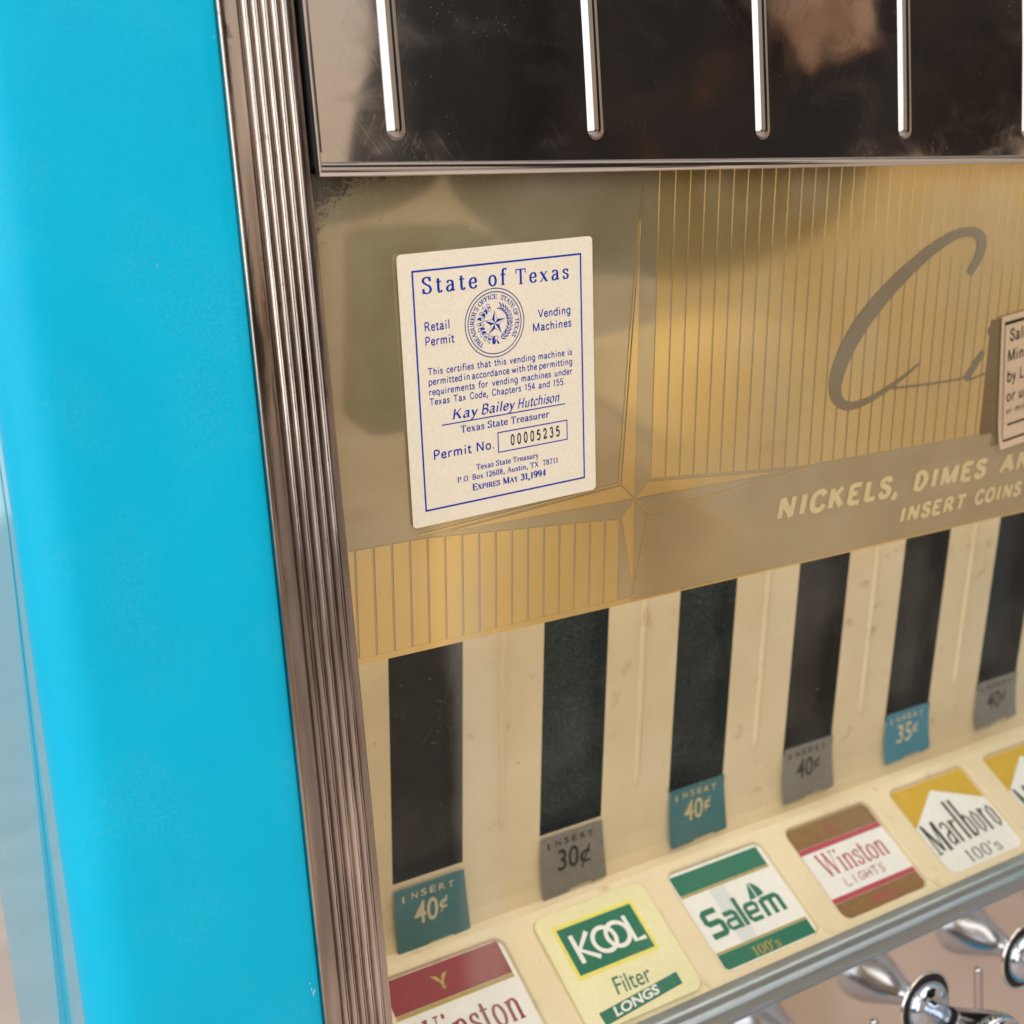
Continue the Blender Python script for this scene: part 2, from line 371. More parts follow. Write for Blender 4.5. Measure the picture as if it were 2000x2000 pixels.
GL = {
'A': '10|h1 0 5 10|V5 10 9 0|h2.6 3.5 7.4 3.5|S1 0 1.3|S9 0 1.5', 'B': '8.8|V2 0 2 10|C2 9.7 5 9.8 6.9 7.6 5 5.4 2 5.3|C2 5.3 5.5 5.2 7.7 2.8 5.5 .3 2 .3|S1.6 0 1.4|S1.6 10 1.4',
'C': '9.2|C8 7.6 7.1 9.3 5 9.8 2.2 8.3 1.4 5 2.2 1.7 5 .2 7.2 .8 8.4 2.8|k8.2 7.2 8.2 10', 'E': '8.8|V2 0 2 10|h2 9.7 7.8 9.7|h2 5.2 6 5.2|h2 .3 8 .3|k7.8 9.9 7.8 7.3|k8 .2 8.2 3|k6 4 6 6.4|S1.6 0 1.4|S1.6 10 1.4',
'F': '8.4|V2 0 2 10|h2 9.7 7.8 9.7|h2 5.2 6 5.2|k7.8 9.9 7.8 7.3|k6 4 6 6.4|S2 0 1.7|S1.6 10 1.4', 'H': '10.6|V2.2 0 2.2 10|V8.3 0 8.3 10|h2.2 5.1 8.3 5.1|S2.2 0 1.5|S8.3 0 1.5|S2.2 10 1.5|S8.3 10 1.5',
'I': '5|V2.5 0 2.5 10|S2.5 0 1.6|S2.5 10 1.6', 'K': '10.2|V2.2 0 2.2 10|h2.4 4 7.8 10|V4.4 6 8.6 0|S2.2 0 1.5|S2.2 10 1.5|S8.6 0 1.4|S7.8 10 1.3',
'M': '12.5|h2 0 2 10|V2 10 6.2 .4|h6.2 .4 10.4 10|V10.4 0 10.4 10|S2 0 1.4|S10.4 0 1.5|S1.8 10 1.2|S10.7 10 1.2', 'N': '10.8|h2 0 2 10|V2 10 8.6 0|h8.6 0 8.6 10|S2 0 1.4|S1.6 10 1.2|S8.6 10 1.4',
'O': '10.2|C5.1 9.8 2.3 8.4 1.4 5 2.3 1.6 5.1 .2 7.9 1.6 8.8 5 7.9 8.4 5.1 9.8', 'P': '8.6|V2 0 2 10|C2 9.7 5.4 9.8 7.4 7.2 5.4 4.7 2 4.6|S2 0 1.7|S1.6 10 1.4',
'R': '9.6|V2 0 2 10|C2 9.7 5.4 9.8 7.2 7.4 5.4 5.2 2 5.1|V5 5.1 8.2 0|S2 0 1.6|S1.6 10 1.4|S8.6 0 1.1', 'S': '7.8|C6.5 7.6 5.7 9.4 4 9.8 1.9 9 1.6 7.2 3.6 5.6 5.6 4.6 6.7 2.6 5.8 .8 3.8 .2 2 .9 1.2 3|k6.6 7.2 6.6 10|k1.1 0 1.1 3',
'T': '9|V4.5 0 4.5 10|h.6 9.7 8.4 9.7|k.7 9.9 .6 7.2|k8.3 9.9 8.4 7.2|S4.5 0 1.8', 'U': '10|V2.2 10 2.2 3.4|C2.2 3.6 2.8 1 5 .3 7.2 1 7.9 3.6|h7.9 3.4 7.9 10|S2.2 10 1.5|S7.9 10 1.4',
'W': '13.6|V1.2 10 4 0|h4 0 6.8 9|V6.6 10 9.6 0|h9.6 0 12.4 10|S1.4 10 1.4|S6.8 10 1.4|S12.3 10 1.3', 'X': '10|V1.6 10 8.4 0|h1.4 0 8.2 10|S1.4 0 1.3|S8.6 0 1.3|S1.4 10 1.3|S8.2 10 1.3',
'Y': '9.6|V1.4 10 4.8 4.8|h8.2 10 4.8 4.8|V4.8 4.9 4.8 0|S1.4 10 1.4|S8.2 10 1.3|S4.8 0 1.7',
'a': '7.4|C1.5 5.2 2.4 6.4 3.8 6.5 5.1 5.9 5.4 4.6|V5.4 4.9 5.4 1.2|C5.4 1.6 5.7 .5 6.9 .5|C5.4 3.9 2.6 3.5 1.3 2 2 .4 3.6 .3 5.4 1.8', 'b': '7.8|V1.8 0 1.8 10|C1.8 4.8 3.2 6.4 5 6.4 6.7 5.2 7 3.3 6.4 1.2 4.6 .2 2.8 .6 1.8 1.9|S1 10 1',
'c': '6.4|C5.6 5 4.9 6.2 3.6 6.5 1.8 5.6 1.2 3.3 1.8 1.1 3.6 .2 5 .6 5.9 1.9', 'e': '6.8|h1.4 3.5 5.8 3.5|C5.8 3.5 5.3 5.8 3.7 6.5 1.9 5.6 1.2 3.3 1.9 1 3.8 .2 5.2 .7 6 1.9',
'f': '4.8|V2.2 0 2.2 7.8|C2.2 7.6 2.8 9.6 4.3 10 5.3 9.3|h.6 6.5 4.4 6.5|S2.2 0 1.5', 'h': '8.2|V2 0 2 10.2|C2 4.6 3.4 6.2 5 6.4 6.1 5.4 6.2 4.2|V6.2 4.6 6.2 0|S2 0 1.3|S6.2 0 1.3|S1.3 10.1 .9',
'i': '4|V2 0 2 6.5|S2 0 1.4|S1.4 6.4 .9|D2 9.2 .85', 'l': '4|V2 0 2 10.2|S2 0 1.4|S1.4 10.1 .9', 'm': '12|V2 0 2 6.5|C2 4.6 3.2 6.2 4.6 6.4 5.8 5.4 5.9 4.2|V5.9 4.6 5.9 0|C5.9 4.6 7.2 6.2 8.7 6.4 9.8 5.4 9.9 4.2|V9.9 4.6 9.9 0|S2 0 1.3|S5.9 0 1.2|S9.9 0 1.3|S1.4 6.4 .9',
'n': '8.2|V2 0 2 6.5|C2 4.6 3.4 6.2 5 6.4 6.1 5.4 6.2 4.2|V6.2 4.6 6.2 0|S2 0 1.3|S6.2 0 1.3|S1.4 6.4 .9', 'o': '7.4|C3.7 6.5 1.9 5.6 1.2 3.35 1.9 1.1 3.7 .2 5.5 1.1 6.2 3.35 5.5 5.6 3.7 6.5',
'r': '6|V2 0 2 6.5|C2 4 3 5.8 4.6 6.4 5.6 5.8|S2 0 1.5|S1.4 6.4 .9|q5.2 5.6 .8', 's': '5.8|C4.8 5.2 4.2 6.2 3 6.5 1.6 6 1.4 4.8 2.8 3.8 4.3 3.1 4.9 1.8 4.2 .6 2.8 .2 1.6 .7 1.1 2|k4.8 4.6 4.8 6.6|k1.1 .1 1.1 2',
't': '5|V2.2 8.6 2.2 1.5|C2.2 1.9 2.6 .4 3.8 .3 4.7 1.2|h.6 6.5 4.4 6.5', 'u': '8|V1.9 6.5 1.9 2|C1.9 2.4 2.3 .6 3.8 .3 5.3 1.2 6 2.4|V6 6.5 6 0|S1.3 6.4 .9|S5.5 6.4 .9|S6.6 0 .9', 'x': '7.4|V1.4 6.5 5.8 0|h1.2 0 5.6 6.5|S1.2 0 1.1|S6 0 1.1|S1.2 6.4 1.1|S5.7 6.4 1.1',
'y': '7.2|V1.2 6.5 3.9 .6|h6 6.5 3.2 -1.4|C3.2 -1.4 2.5 -2.8 1.2 -2.6|S1.2 6.4 1.2|S6 6.4 1.1', '.': '3.4|D1.7 .7 .8', ',': '3.6|D1.8 .9 .95|V2.2 .9 1.0 -2.4', "'": '3|V1.5 10 1.5 7.4',
'0': '7.6|C3.8 9.8 2 8.6 1.3 5 2 1.4 3.8 .2 5.6 1.4 6.3 5 5.6 8.6 3.8 9.8', '1': '6|V3.2 0 3.2 10|h1.4 8.4 3.2 9.6|S3.2 0 1.7', '2': '7.4|C1.4 7.2 2.1 9.2 3.7 9.8 5.6 8.8 5.9 7 4.8 4.6 1.4 .6|V1.2 .6 6.2 .6|h6.2 .4 6.4 2.2',
'3': '7.4|C1.5 8 2.4 9.4 3.8 9.8 5.5 8.8 5.4 6.4 3.4 5.3|C3.4 5.3 5.8 4.6 6.2 2.6 5.2 .8 3.4 .2 1.8 .8 1.1 2.2', '4': '7.6|V5.2 0 5.2 10|h5.2 10 .9 3|h.9 2.9 7 2.9|S5.2 0 1.4', '5': '7.4|h2 9.6 5.8 9.6|h2 9.6 1.7 5.2|C1.7 5.2 3.6 6.2 5.6 5.2 6.1 3.2 5.2 .9 3.2 .2 1.2 1.4',
'6': '7.6|C5.8 9 3.6 9.2 1.8 7 1.3 3.6 2.2 1 4 .2 5.8 1.2 6.2 3.2 5.4 5.2 3.8 5.9 1.8 4.4', '7': '7.2|V1.2 9.5 6.2 9.5|h6.2 9.5 3.4 4|V3.6 4.4 3 0|h1.2 9.6 1.2 7.6', '8': '7.6|C3.8 9.8 2 9 1.9 6.9 3.8 5.3 5.6 4 6.1 2.2 5.2 .6 3.8 .2 2.2 .7 1.4 2.3 2.2 4.1 3.8 5.3 5.4 6.9 5.3 9 3.8 9.8',
'9': '7.6|C1.8 1 4 .8 5.8 3 6.3 6.4 5.4 9 3.6 9.8 1.8 8.8 1.4 6.8 2.2 4.8 3.8 4.1 5.8 5.6', ' ': '4',
'd': '7.8|V6.2 0 6.2 10|C6.2 4.8 4.8 6.4 3 6.4 1.4 5.2 1 3.3 1.6 1.2 3.4 .2 5.2 .6 6.2 1.9', 'p': '7.8|V1.8 -3 1.8 6.5|C1.8 4.8 3.2 6.4 5 6.4 6.7 5.2 7 3.3 6.4 1.2 4.6 .2 2.8 .6 1.8 1.9',
'q': '7.8|V6.2 -3 6.2 6.5|C6.2 4.8 4.8 6.4 3 6.4 1.4 5.2 1 3.3 1.6 1.2 3.4 .2 5.2 .6 6.2 1.9', 'g': '7.8|V6.2 6.5 6.2 -.6|C6.2 -.6 5.4 -2.4 3.6 -2.8 1.4 -1.9|C6.2 4.8 4.8 6.4 3 6.4 1.4 5.2 1 3.3 1.6 1.2 3.4 .2 5.2 .6 6.2 1.9',
'D': '9.8|V2 0 2 10|C2 9.5 5.6 9.4 8 5 5.6 .6 2 .5', 'L': '8|V2 0 2 10|h2 .5 7.6 .5',
'v': '7|V1 6.5 3.5 .2|V3.5 .2 6 6.5', 'w': '10|V.9 6.5 3 .2|V3 .2 5 6.2|V5 6.2 7 .2|V7 .2 9.1 6.5', 'V': '9.4|V1 10 4.7 .2|V4.7 .2 8.4 10'}
def catmull(P, n=5):
    out = []
    for i in range(len(P) - 1):
        p0 = P[i - 1] if i else (2 * P[0][0] - P[1][0], 2 * P[0][1] - P[1][1])
        if i == 0 and P[0] == P[-1]: p0 = P[-2]
        p1, p2 = P[i], P[i + 1]
        p3 = P[i + 2] if i + 2 < len(P) else ((2 * p2[0] - p1[0], 2 * p2[1] - p1[1]) if P[0] != P[-1] else P[1])
        for k in range(n):
            t = k / n
            out.append(tuple(.5 * (2 * p1[j] + (p2[j] - p0[j]) * t + (2 * p0[j] - 5 * p1[j] + 4 * p2[j] - p3[j]) * t * t + (-p0[j] + 3 * p1[j] - 3 * p2[j] + p3[j]) * t ** 3) for j in (0, 1)))
    out.append(P[-1]); return out
def ribbon(P, W):
    V = []; F = []
    n = len(P)
    for i, p in enumerate(P):
        a = P[max(0, i - 1)]; b = P[min(n - 1, i + 1)]
        if P[0] == P[-1] and i in (0, n - 1): a, b = P[-2], P[1]
        d = (b[0] - a[0], b[1] - a[1]); L = math.hypot(*d) or 1
        nx, ny = -d[1] / L, d[0] / L; h = W(i, d) / 2
        V += [(p[0] + nx * h, p[1] + ny * h), (p[0] - nx * h, p[1] - ny * h)]
    for i in range(n - 1): F.append((2 * i, 2 * i + 1, 2 * i + 3, 2 * i + 2))
    return V, F
def glyph(ch, T=1.5, t=.55, serif=True, nib=None):
    key = ('g', ch, T, t, serif, nib)
    if key in _cache: return _cache[key]
    spec = GL[ch].split('|'); adv = float(spec[0]); V = []; F = []
    for si, s in enumerate(spec[1:]):
        k = s[0]; a = [float(q) for q in s[1:].split()]
        P = [(a[i], a[i + 1]) for i in range(0, len(a) - 1, 2)]
        if k in 'kqS' and not serif: continue
        if k == 'k': k = 'h'
        if k == 'S':
            x, y, h = a; st = .5
            y0, y1 = (y, y + st) if y < 3 else (y - st, y)
            v, f = [(x - h, y0), (x + h, y0), (x + h, y1), (x - h, y1)], [(0, 1, 2, 3)]
        elif k in 'Dq':
            x, y, r = a; v = [(x + r * math.cos(i * math.pi / 5), y + r * math.sin(i * math.pi / 5)) for i in range(10)]; f = [tuple(range(10))]
        else:
            if k == 'C': P = catmull(P, 4)
            if nib is not None:
                fn = lambda i, d: t + (T - t) * abs(math.sin(math.atan2(d[1], d[0]) - nib))
            elif k == 'V': fn = lambda i, d: T
            elif k == 'h': fn = lambda i, d: t
            else: fn = lambda i, d: t + (T - t) * (abs(d[1]) / (math.hypot(*d) or 1)) ** 1.3
            v, f = ribbon(P, fn)
        b = len(V); V += [(x, y, si) for x, y in v]; F += [tuple(i + b for i in q) for q in f]
    _cache[key] = (adv, V, F); return adv, V, F
def serif(s, space=0, T=1.75, t=.75, ser=True, nib=None, small=None):
    """cap height 1; returns verts (x,y,layer)"""
    x = 0; V = []; F = []
    for ch in s:
        sc = 1
        if small and ch.islower(): ch = ch.upper(); sc = small
        adv, v, f = glyph(ch, T, t, ser, nib)
        b = len(V); V += [((x + p[0] * sc) / 10, p[1] * sc / 10, p[2]) for p in v]; F += [tuple(i + b for i in q) for q in f]
        x += adv * sc + space
    return V, F
def mono(s, w_=1.55): return serif(s, .35, w_, w_, False)
class Frame:
    """maps printed coordinates (a, b, height) on a flat carrier to space"""
    def __init__(s, o, ux, uy, n): s.o, s.ux, s.uy, s.n = Vector(o), Vector(ux), Vector(uy), Vector(n)
    def __call__(s, a, b, h=0): return tuple(s.o + s.ux * a + s.uy * b + s.n * h)
def fit(VF, x0, x1, yb, cap, shear=0, slope=0):
    V, F = VF
    mn = min(v[0] for v in V); mx = max(v[0] for v in V)
    k = (x1 - x0) / (mx - mn) if x1 is not None else cap
    out = []
    for v in V:
        xx = x0 + (v[0] - mn) * k + shear * v[1] * cap
        out.append((xx, yb + v[1] * cap + slope * (xx - x0), v[2] if len(v) > 2 else 0))
    return out, F
def put(name, VFs, frame, h, m, parent, label=None):
    V = []; F = []
    for v, f in VFs:
        b = len(V); V += [frame(p[0], p[1], h + (p[2] if len(p) > 2 else 0) * .0015) for p in v]; F += [tuple(i + b for i in q) for q in f]
    return mesh(name, V, F, m, parent, label=label)
def rect(x0, x1, y0, y1): return [(x0, y0), (x1, y0), (x1, y1), (x0, y1)], [(0, 1, 2, 3)]
def poly(P): return list(P), [tuple(range(len(P)))]
def circ(cx, cy, r0, r1, n=48):
    V = []; F = []
    for i in range(n):
        c, s = math.cos(2 * math.pi * i / n), math.sin(2 * math.pi * i / n)
        V += [(cx + r0 * c, cy + r0 * s), (cx + r1 * c, cy + r1 * s)]
    for i in range(n): j = (i + 1) % n; F.append((2 * i, 2 * i + 1, 2 * j + 1, 2 * j))
    return V, F
def rrect(x0, x1, y0, y1, r, n=5):
    P = []
    for cx, cy, a0 in ((x1 - r, y1 - r, 0), (x0 + r, y1 - r, 90), (x0 + r, y0 + r, 180), (x1 - r, y0 + r, 270)):
        for i in range(n + 1):
            a = math.radians(a0 + 90 * i / n); P.append((cx + r * math.cos(a), cy + r * math.sin(a)))
    return P
def slab(P, frame, h0, h1):
    n = len(P)
    V = [frame(a, b, h1) for a, b in P] + [frame(a, b, h0) for a, b in P]
    F = [tuple(range(n)), tuple(range(2 * n - 1, n - 1, -1))] + [(i, i + n, (i + 1) % n + n, (i + 1) % n) for i in range(n)]
    return V, F

# ------------------------------------------------------------------ floor
fm = mat('pinkish_floor_boards', (.5, .36, .29), .45)
n = N(fm); n.set('Base Color', n.ramp(n.noise(.05, 4, vec=(.3, 1, 1)), [(.3, (.46, .34, .28)), (.7, (.60, .50, .44))]))
mesh('floor', [(-1400, -1400, -215), (1400, -1400, -215), (1400, 1400, -215), (-1400, 1400, -215)], [(0, 1, 2, 3)], fm, kind='structure')['label'] = 'pinkish floor far below'

# ------------------------------------------------------------------ the machine
XR = 84.0; ZB = -78.0; ZT = 16.0
VM = root('vending_machine', 'cyan and chrome cigarette vending machine with a gold printed glass window', 'vending machine', (40, 20, ZB))
# cyan front frame: turned edge beside the trim, flat face, rounded corner, side return
prof = [(-3.535, .4), (-3.54, .14), (-3.62, .09), (-3.8, .07), (-4.05, .02), (-4.3, 0), (-7, -.02), (-9.5, -.02), (-11.3, 0)]
for i in range(1, 11):
    a = math.radians(90 * i / 10); prof.append((-11.6 - 2.35 * math.sin(a), 1.9 - 1.9 * math.cos(a)))
V, F = extrude_z(prof, ZB, ZT, 12)
mesh('cabinet_front_frame', V, F, CYAN, VM, smooth=True)
V, F = extrude_z([(-13.95, 1.9), (-13.97, 3), (-13.98, 6), (-13.98, 10)], ZB, ZT, 1)
mesh('side_return', V, F, SIDE, VM)
# side panel laps over the frame, standing a little further out lower down
V = []; F = []
zs = [ZT, 0, -14, -25, -40, -60, ZB]
for z in zs:
    y0 = 3.0 + .19 * max(0, -z - 15); k = max(0, min(1, (-z - 13) / 28)) * .30 + .004
    V += [(-13.985, y0, z), (-13.985 - k, y0 + .04, z), (-14.0 - k, y0 + .6, z), (-14.0 - k, 26, z), (-13.5, 26.3, z), (-8, 26.3, z)]
for i in range(len(zs) - 1):
    for j in range(5): a = i * 6 + j; F.append((a, a + 6, a + 7, a + 1))
mesh('side_panel', V, F, SIDE, VM)
V, F = join(box(-8, XR + 3, 26.0, 26.6, ZB, ZT), box(-13.9, XR + 3, .9, 26.0, ZT, ZT + .6), box(-13.9, XR + 3, 1.0, 26.0, ZB - .6, ZB), box(XR + 2, XR + 3, .2, 26.0, ZB, ZT))
mesh('cabinet_shell', V, F, CYAN, VM)
V, F = box(-3.75, -.05, .9, 1.2, ZB, ZT); mesh('trim_backing', V, F, DARK, VM)
V, F = box(-.35, -.05, .9, 26, ZB, ZT); mesh('inner_side_wall', V, F, CREAM, VM)
# fluted steel trim
prof = [(-3.50, .55), (-3.53, .1), (-3.50, -.12), (-3.44, -.17), (-3.36, -.14), (-3.28, -.12), (-2.72, -.12)]
for k in range(5):
    x0 = -2.64 + k * .44
    for i in range(7):
        a = i / 7; prof.append((x0 + a * .44, -.12 + .17 * math.sin(math.pi * a) ** .8 - (.05 if i == 0 else 0)))
prof += [(-.44, -.16), (-.38, -.13), (-.12, -.11), (-.03, -.04), (0, .1), (0, .5), (-.02, 1.4)]
V, F = extrude_z(prof, ZB, ZT, 24)
tr = mesh('fluted_trim', V, F, TRIM, VM, smooth=True)

# chrome top panel with bead and embossed ribs
YP = -.22
V, F = [], []
nx, nz = 60, 12
for j in range(nz + 1):
    for i in range(nx + 1):
        x = .42 + (XR - .42) * i / nx; z = .12 + (ZT - .12) * j / nz
        V.append((x, YP + .02 * math.sin(x * .21 + 1) * math.sin(z * .3) + .012 * math.sin(x * .57 + z * .4), z))
for j in range(nz):
    for i in range(nx): a = j * (nx + 1) + i; F.append((a, a + 1, a + nx + 2, a + nx + 1))
TP = mesh('top_panel', V, F, CHROME, VM, smooth=True)
def bead(path, r, name, parent, m, ang=8):
    V = []; F = []
    for i, p in enumerate(path):
        a = Vector(path[max(0, i - 1)]); b = Vector(path[min(len(path) - 1, i + 1)]); d = (b - a).normalized()
        s = d.cross(Vector((0, 1, 0))).normalized(); q = s.cross(d).normalized()
        # make the mitre keep its width
        k = 1.0
        if 0 < i < len(path) - 1: k = 1 / max(.5, abs(d.dot((Vector(path[i]) - a).normalized())))
        for j in range(ang):
            t = 2 * math.pi * j / ang; V.append(tuple(Vector(p) + s * (r * k * math.cos(t)) + q * (r * math.sin(t))))
    for i in range(len(path) - 1):
        for j in range(ang): a = i * ang + j; b = i * ang + (j + 1) % ang; F.append((a, b, b + ang, a + ang))
    F.append(tuple(range(ang))); F.append(tuple(range((len(path) - 1) * ang, len(path) * ang)))
    return mesh(name, V, F, m, parent, smooth=True)
bead([(.30, YP - .06, ZT), (.30, YP - .06, 0.01), (XR, YP - .06, 0.01)], .17, 'edge_bead', TP, BEAD, 12)
V, F = join(box(.12, .5, YP + .01, .5, -.12, ZT), box(.12, XR, YP + .02, .42, -.14, .14))
mesh('panel_flange', V, F, DARK, TP)
# one rib mesh shared
def rib_mesh(L, w, h):
    V = []; F = []; ns = 10; pr = []
    for i in range(13):
        a = math.pi / 2 * i / 12; pr.append((-w * math.sin(math.pi / 2 - a) if False else -w * (1 - math.sin(a)), math.sin(a)))
    rows = []
    zc = [(-w * math.cos(math.pi / 2 * i / 6), math.sin(math.pi / 2 * i / 6)) for i in range(7)] + [(L * k / 4, 1) for k in range(1, 5)]
    for z, s in zc:
        row = []
        for j in range(-7, 8):
            t = j / 7; ww = w * max(s, .02)
            hh = h * s * (math.cos(t * math.pi / 2) ** .75)
            # soft foot that blends into the sheet
            row.append((t * ww * 1.0, -hh, z))
        rows.append(row)
    for r in rows: V += r
    m = 15
    for i in range(len(rows) - 1):
        for j in range(m - 1): a = i * m + j; F.append((a, a + 1, a + m + 1, a + m))
    return V, F
RV, RF = rib_mesh(ZT - 1.9, .50, .36)
rme = None
for k in range(7):
    ox = 4.20 + k * D
    if rme is None:
        o = mesh('rib', [(x + ox, y + YP + .01, z + 1.75) for x, y, z in RV], RF, RIBM, TP, origin=(ox, YP + .01, 1.75), smooth=True); rme = o.data
    else: link('rib', rme, TP, (ox, YP + .01, 1.75))

# the printed glass window
def gy(z):
    a = max(0., -z)
    return .3 + .135 * a if a <= 24 else .3 + .135 * 24 + .135 * (1.5 * (1 - math.exp(-(a - 24) / 1.5))) + (a - 24) * .033
NRM = Vector((0, -1, -.135)).normalized()
def GP(x, z, h=0):
    return (x, gy(z) + NRM.y * h, z + NRM.z * h)
# glass pane following the slightly bent surface
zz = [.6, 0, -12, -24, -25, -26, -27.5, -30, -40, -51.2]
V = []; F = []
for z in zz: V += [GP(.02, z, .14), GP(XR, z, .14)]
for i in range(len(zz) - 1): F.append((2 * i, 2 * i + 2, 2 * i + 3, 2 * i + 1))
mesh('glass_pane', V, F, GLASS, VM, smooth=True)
PF = Frame(GP(0, 0), (1, 0, 0), Vector(GP(0, -10)) * -.1 + Vector(GP(0, 0)) * .1, NRM)
def pf(a, b, h=0): return GP(a, b, h)
V, F = slab([(0.02, -23.72), (XR, -23.72), (XR, .5), (0.02, .5)], pf, -.12, 0)
PP = mesh('printed_panel', V, F, CHAMP, VM)
S_ = (18.40, -17.63); TT = (18.34, -.95); TRt = (31.5, -17.64); TB = (18.46, -23.35); TL = (5.3, -17.62)
NW = (17.42, -16.70); NE = (19.30, -16.72); SE = (19.40, -18.62); SW = (17.50, -18.55)
def lerp(a, b, t): return (a[0] + (b[0] - a[0]) * t, a[1] + (b[1] - a[1]) * t)
def shrink(P, d):
    n = len(P); c = (sum(p[0] for p in P) / n, sum(p[1] for p in P) / n)
    area2 = sum(P[i][0] * P[(i + 1) % n][1] - P[(i + 1) % n][0] * P[i][1] for i in range(n)); sg = 1 if area2 > 0 else -1
    out = []
    for i in range(n):
        L = []
        for A, B in ((P[i - 1], P[i]), (P[i], P[(i + 1) % n])):
            dx, dy = B[0] - A[0], B[1] - A[1]; l = math.hypot(dx, dy); nx, ny = -dy / l * sg, dx / l * sg
            L.append((A[0] + nx * d, A[1] + ny * d, dx, dy))
        (x1, y1, a1, b1), (x2, y2, a2, b2) = L; det = a1 * b2 - b1 * a2
        if abs(det) < 1e-9: out.append((x2, y2)); continue
        t = ((x2 - x1) * b2 - (y2 - y1) * a2) / det; out.append((x1 + a1 * t, y1 + b1 * t))
    return out
def gpiece(name, P, h0=.004, h1=.03, m=None, parent=None, label=None):
    V, F = slab(P, pf, h0, h1); return mesh(name, V, F, m or GOLD, parent or PP, label=label)
# pleats
def arm_y(x):   # upper edge of right arm
    return NE[1] + (TRt[1] + .02 - NE[1]) * (x - NE[0]) / (TRt[0] - NE[0]) if x < TRt[0] else -17.58
XL0 = 19.47
for k in range(0, 64):
    xa = XL0 + k + (.075 if k else .02); xb = XL0 + k + .925
    if xb > XR: break
    gpiece('pleat', [(xa, arm_y(xa) + .14), (xb, arm_y(xb) + .14), (xb, .45), (xa, .45)])
def arml_y(x):
    return TL[1] + (SW[1] - TL[1]) * (x - TL[0]) / (SW[0] - TL[0]) if x > TL[0] else TL[1]
lines = [.05, 1.46] + [2.46 + .996 * k for k in range(16)]
for i in range(len(lines) - 1):
    xa = lines[i] + .07; xb = lines[i + 1] - .07
    gpiece('pleat', [(xa, -23.35), (xb, -23.35), (xb, arml_y(xb) - .1), (xa, arml_y(xa) - .1)])
gpiece('lower_gold_edge', [(.03, -23.71), (18.3, -23.71), (18.3, -23.36), (.03, -23.36)])
gpiece('lower_gold_edge', [(18.6, -23.71), (XR, -23.71), (XR, -23.58), (18.6, -23.58)])
star = gpiece('star', [lerp(S_, NW, .2), lerp(S_, (17.4, -17.6), .1), lerp(S_, SW, .1), lerp(S_, SE, .1)], .002, .006, GOLD, label='four pointed compass star')
for P in ([TT, NW, S_], [TL, NW, S_], [NE, TRt, S_], [SW, TB, S_]):
    gpiece('star_facet', shrink(P, .055), .006, .034, GOLD, star)
for A, B in ((TRt, SE), (SE, TB), (S_, SE)):
    V, F = ribbon([A, B], lambda i, d: .075); put('star_outline', [(V, F)], pf, .03, GOLD, star)
for A, B in ((lerp(TT, (17.3, -16.6), 0), (17.28, -16.60)), ((17.28, -16.60), (5.0, -17.50))):
    V, F = ribbon([A, B], lambda i, d: .07); put('star_outline', [(V, F)], pf, .03, GOLD, star)
# script lettering
cp = [(44.28, -6.81), (44.95, -5.85), (45.18, -4.95), (44.5, -4.3), (42.9, -4.3), (41.0, -4.97), (39.29, -5.92), (37.7, -6.96), (36.2, -8.15), (34.9, -9.4), (33.9, -10.8), (33.3, -12.2), (33.3, -13.3), (33.95, -14.02), (34.95, -14.2), (36.25, -13.97), (37.55, -13.52), (39.0, -12.90), (40.5, -12.1)]
cw = [.55, .72, .85, .62, .55, .72, .85, .98, 1.12, 1.2, 1.22, 1.15, .95, .62, .48, .40, .33, .24, .10]
sm = catmull(cp, 6)
def wint(i):
    f = i / 6; a = int(f); return cw[a] + (cw[min(a + 1, len(cw) - 1)] - cw[a]) * (f - a)
V1 = ribbon(sm, lambda i, d: wint(i))
V2 = ribbon([(38.2, -13.48), (41.6, -13.54), (44.6, -13.5), (45.3, -13.2)], lambda i, d: .13)
V3 = ribbon(catmull([(46.45, -11.9), (46.0, -12.4), (45.5, -13.0), (45.1, -13.45), (45.5, -13.62), (46.6, -13.42), (48.2, -13.3)], 4), lambda i, d: [.42, .45, .48, .5, .52, .54, .56, .56, .56, .55, .55, .5, .45, .4, .3, .2, .16][min(i, 16)] if i < 17 else .12)
V4 = poly([(47.05 + .36 * math.cos(i * .6283), -10.59 + .36 * math.sin(i * .6283)) for i in range(10)])
put('script_lettering', [V1, ([(x, y, 1) for x, y in V2[0]], V2[1]), ([(x, y, 2) for x, y in V3[0]], V3[1]), V4], pf, .045, OLIVE, PP)
for s, x0, x1, yb, cap in (('NICKELS,', 29.15, 39.75, -20.5, 1.22), ('DIMES', 40.95, 48.2, -20.46, 1.16), ('AND', 49.4, 54.4, -20.42, 1.14), ('INSERT', 39.98, 46.35, -22.42, .92), ('COINS', 47.15, 52.2, -22.34, .90)):
    V, F = serif(s, 1.5, 3.2, 2.7, False)
    put('lettering', [fit((V, F), x0, x1 - .2, yb, cap, .16)], pf, .03, PALEG, PP)
gpiece('brown_patch', [(46.95, -17.5), (58, -17.5), (58, -9.9), (46.95, -9.9)], .05, .07, BRONZE)  # plain brown rectangle behind the notice sticker

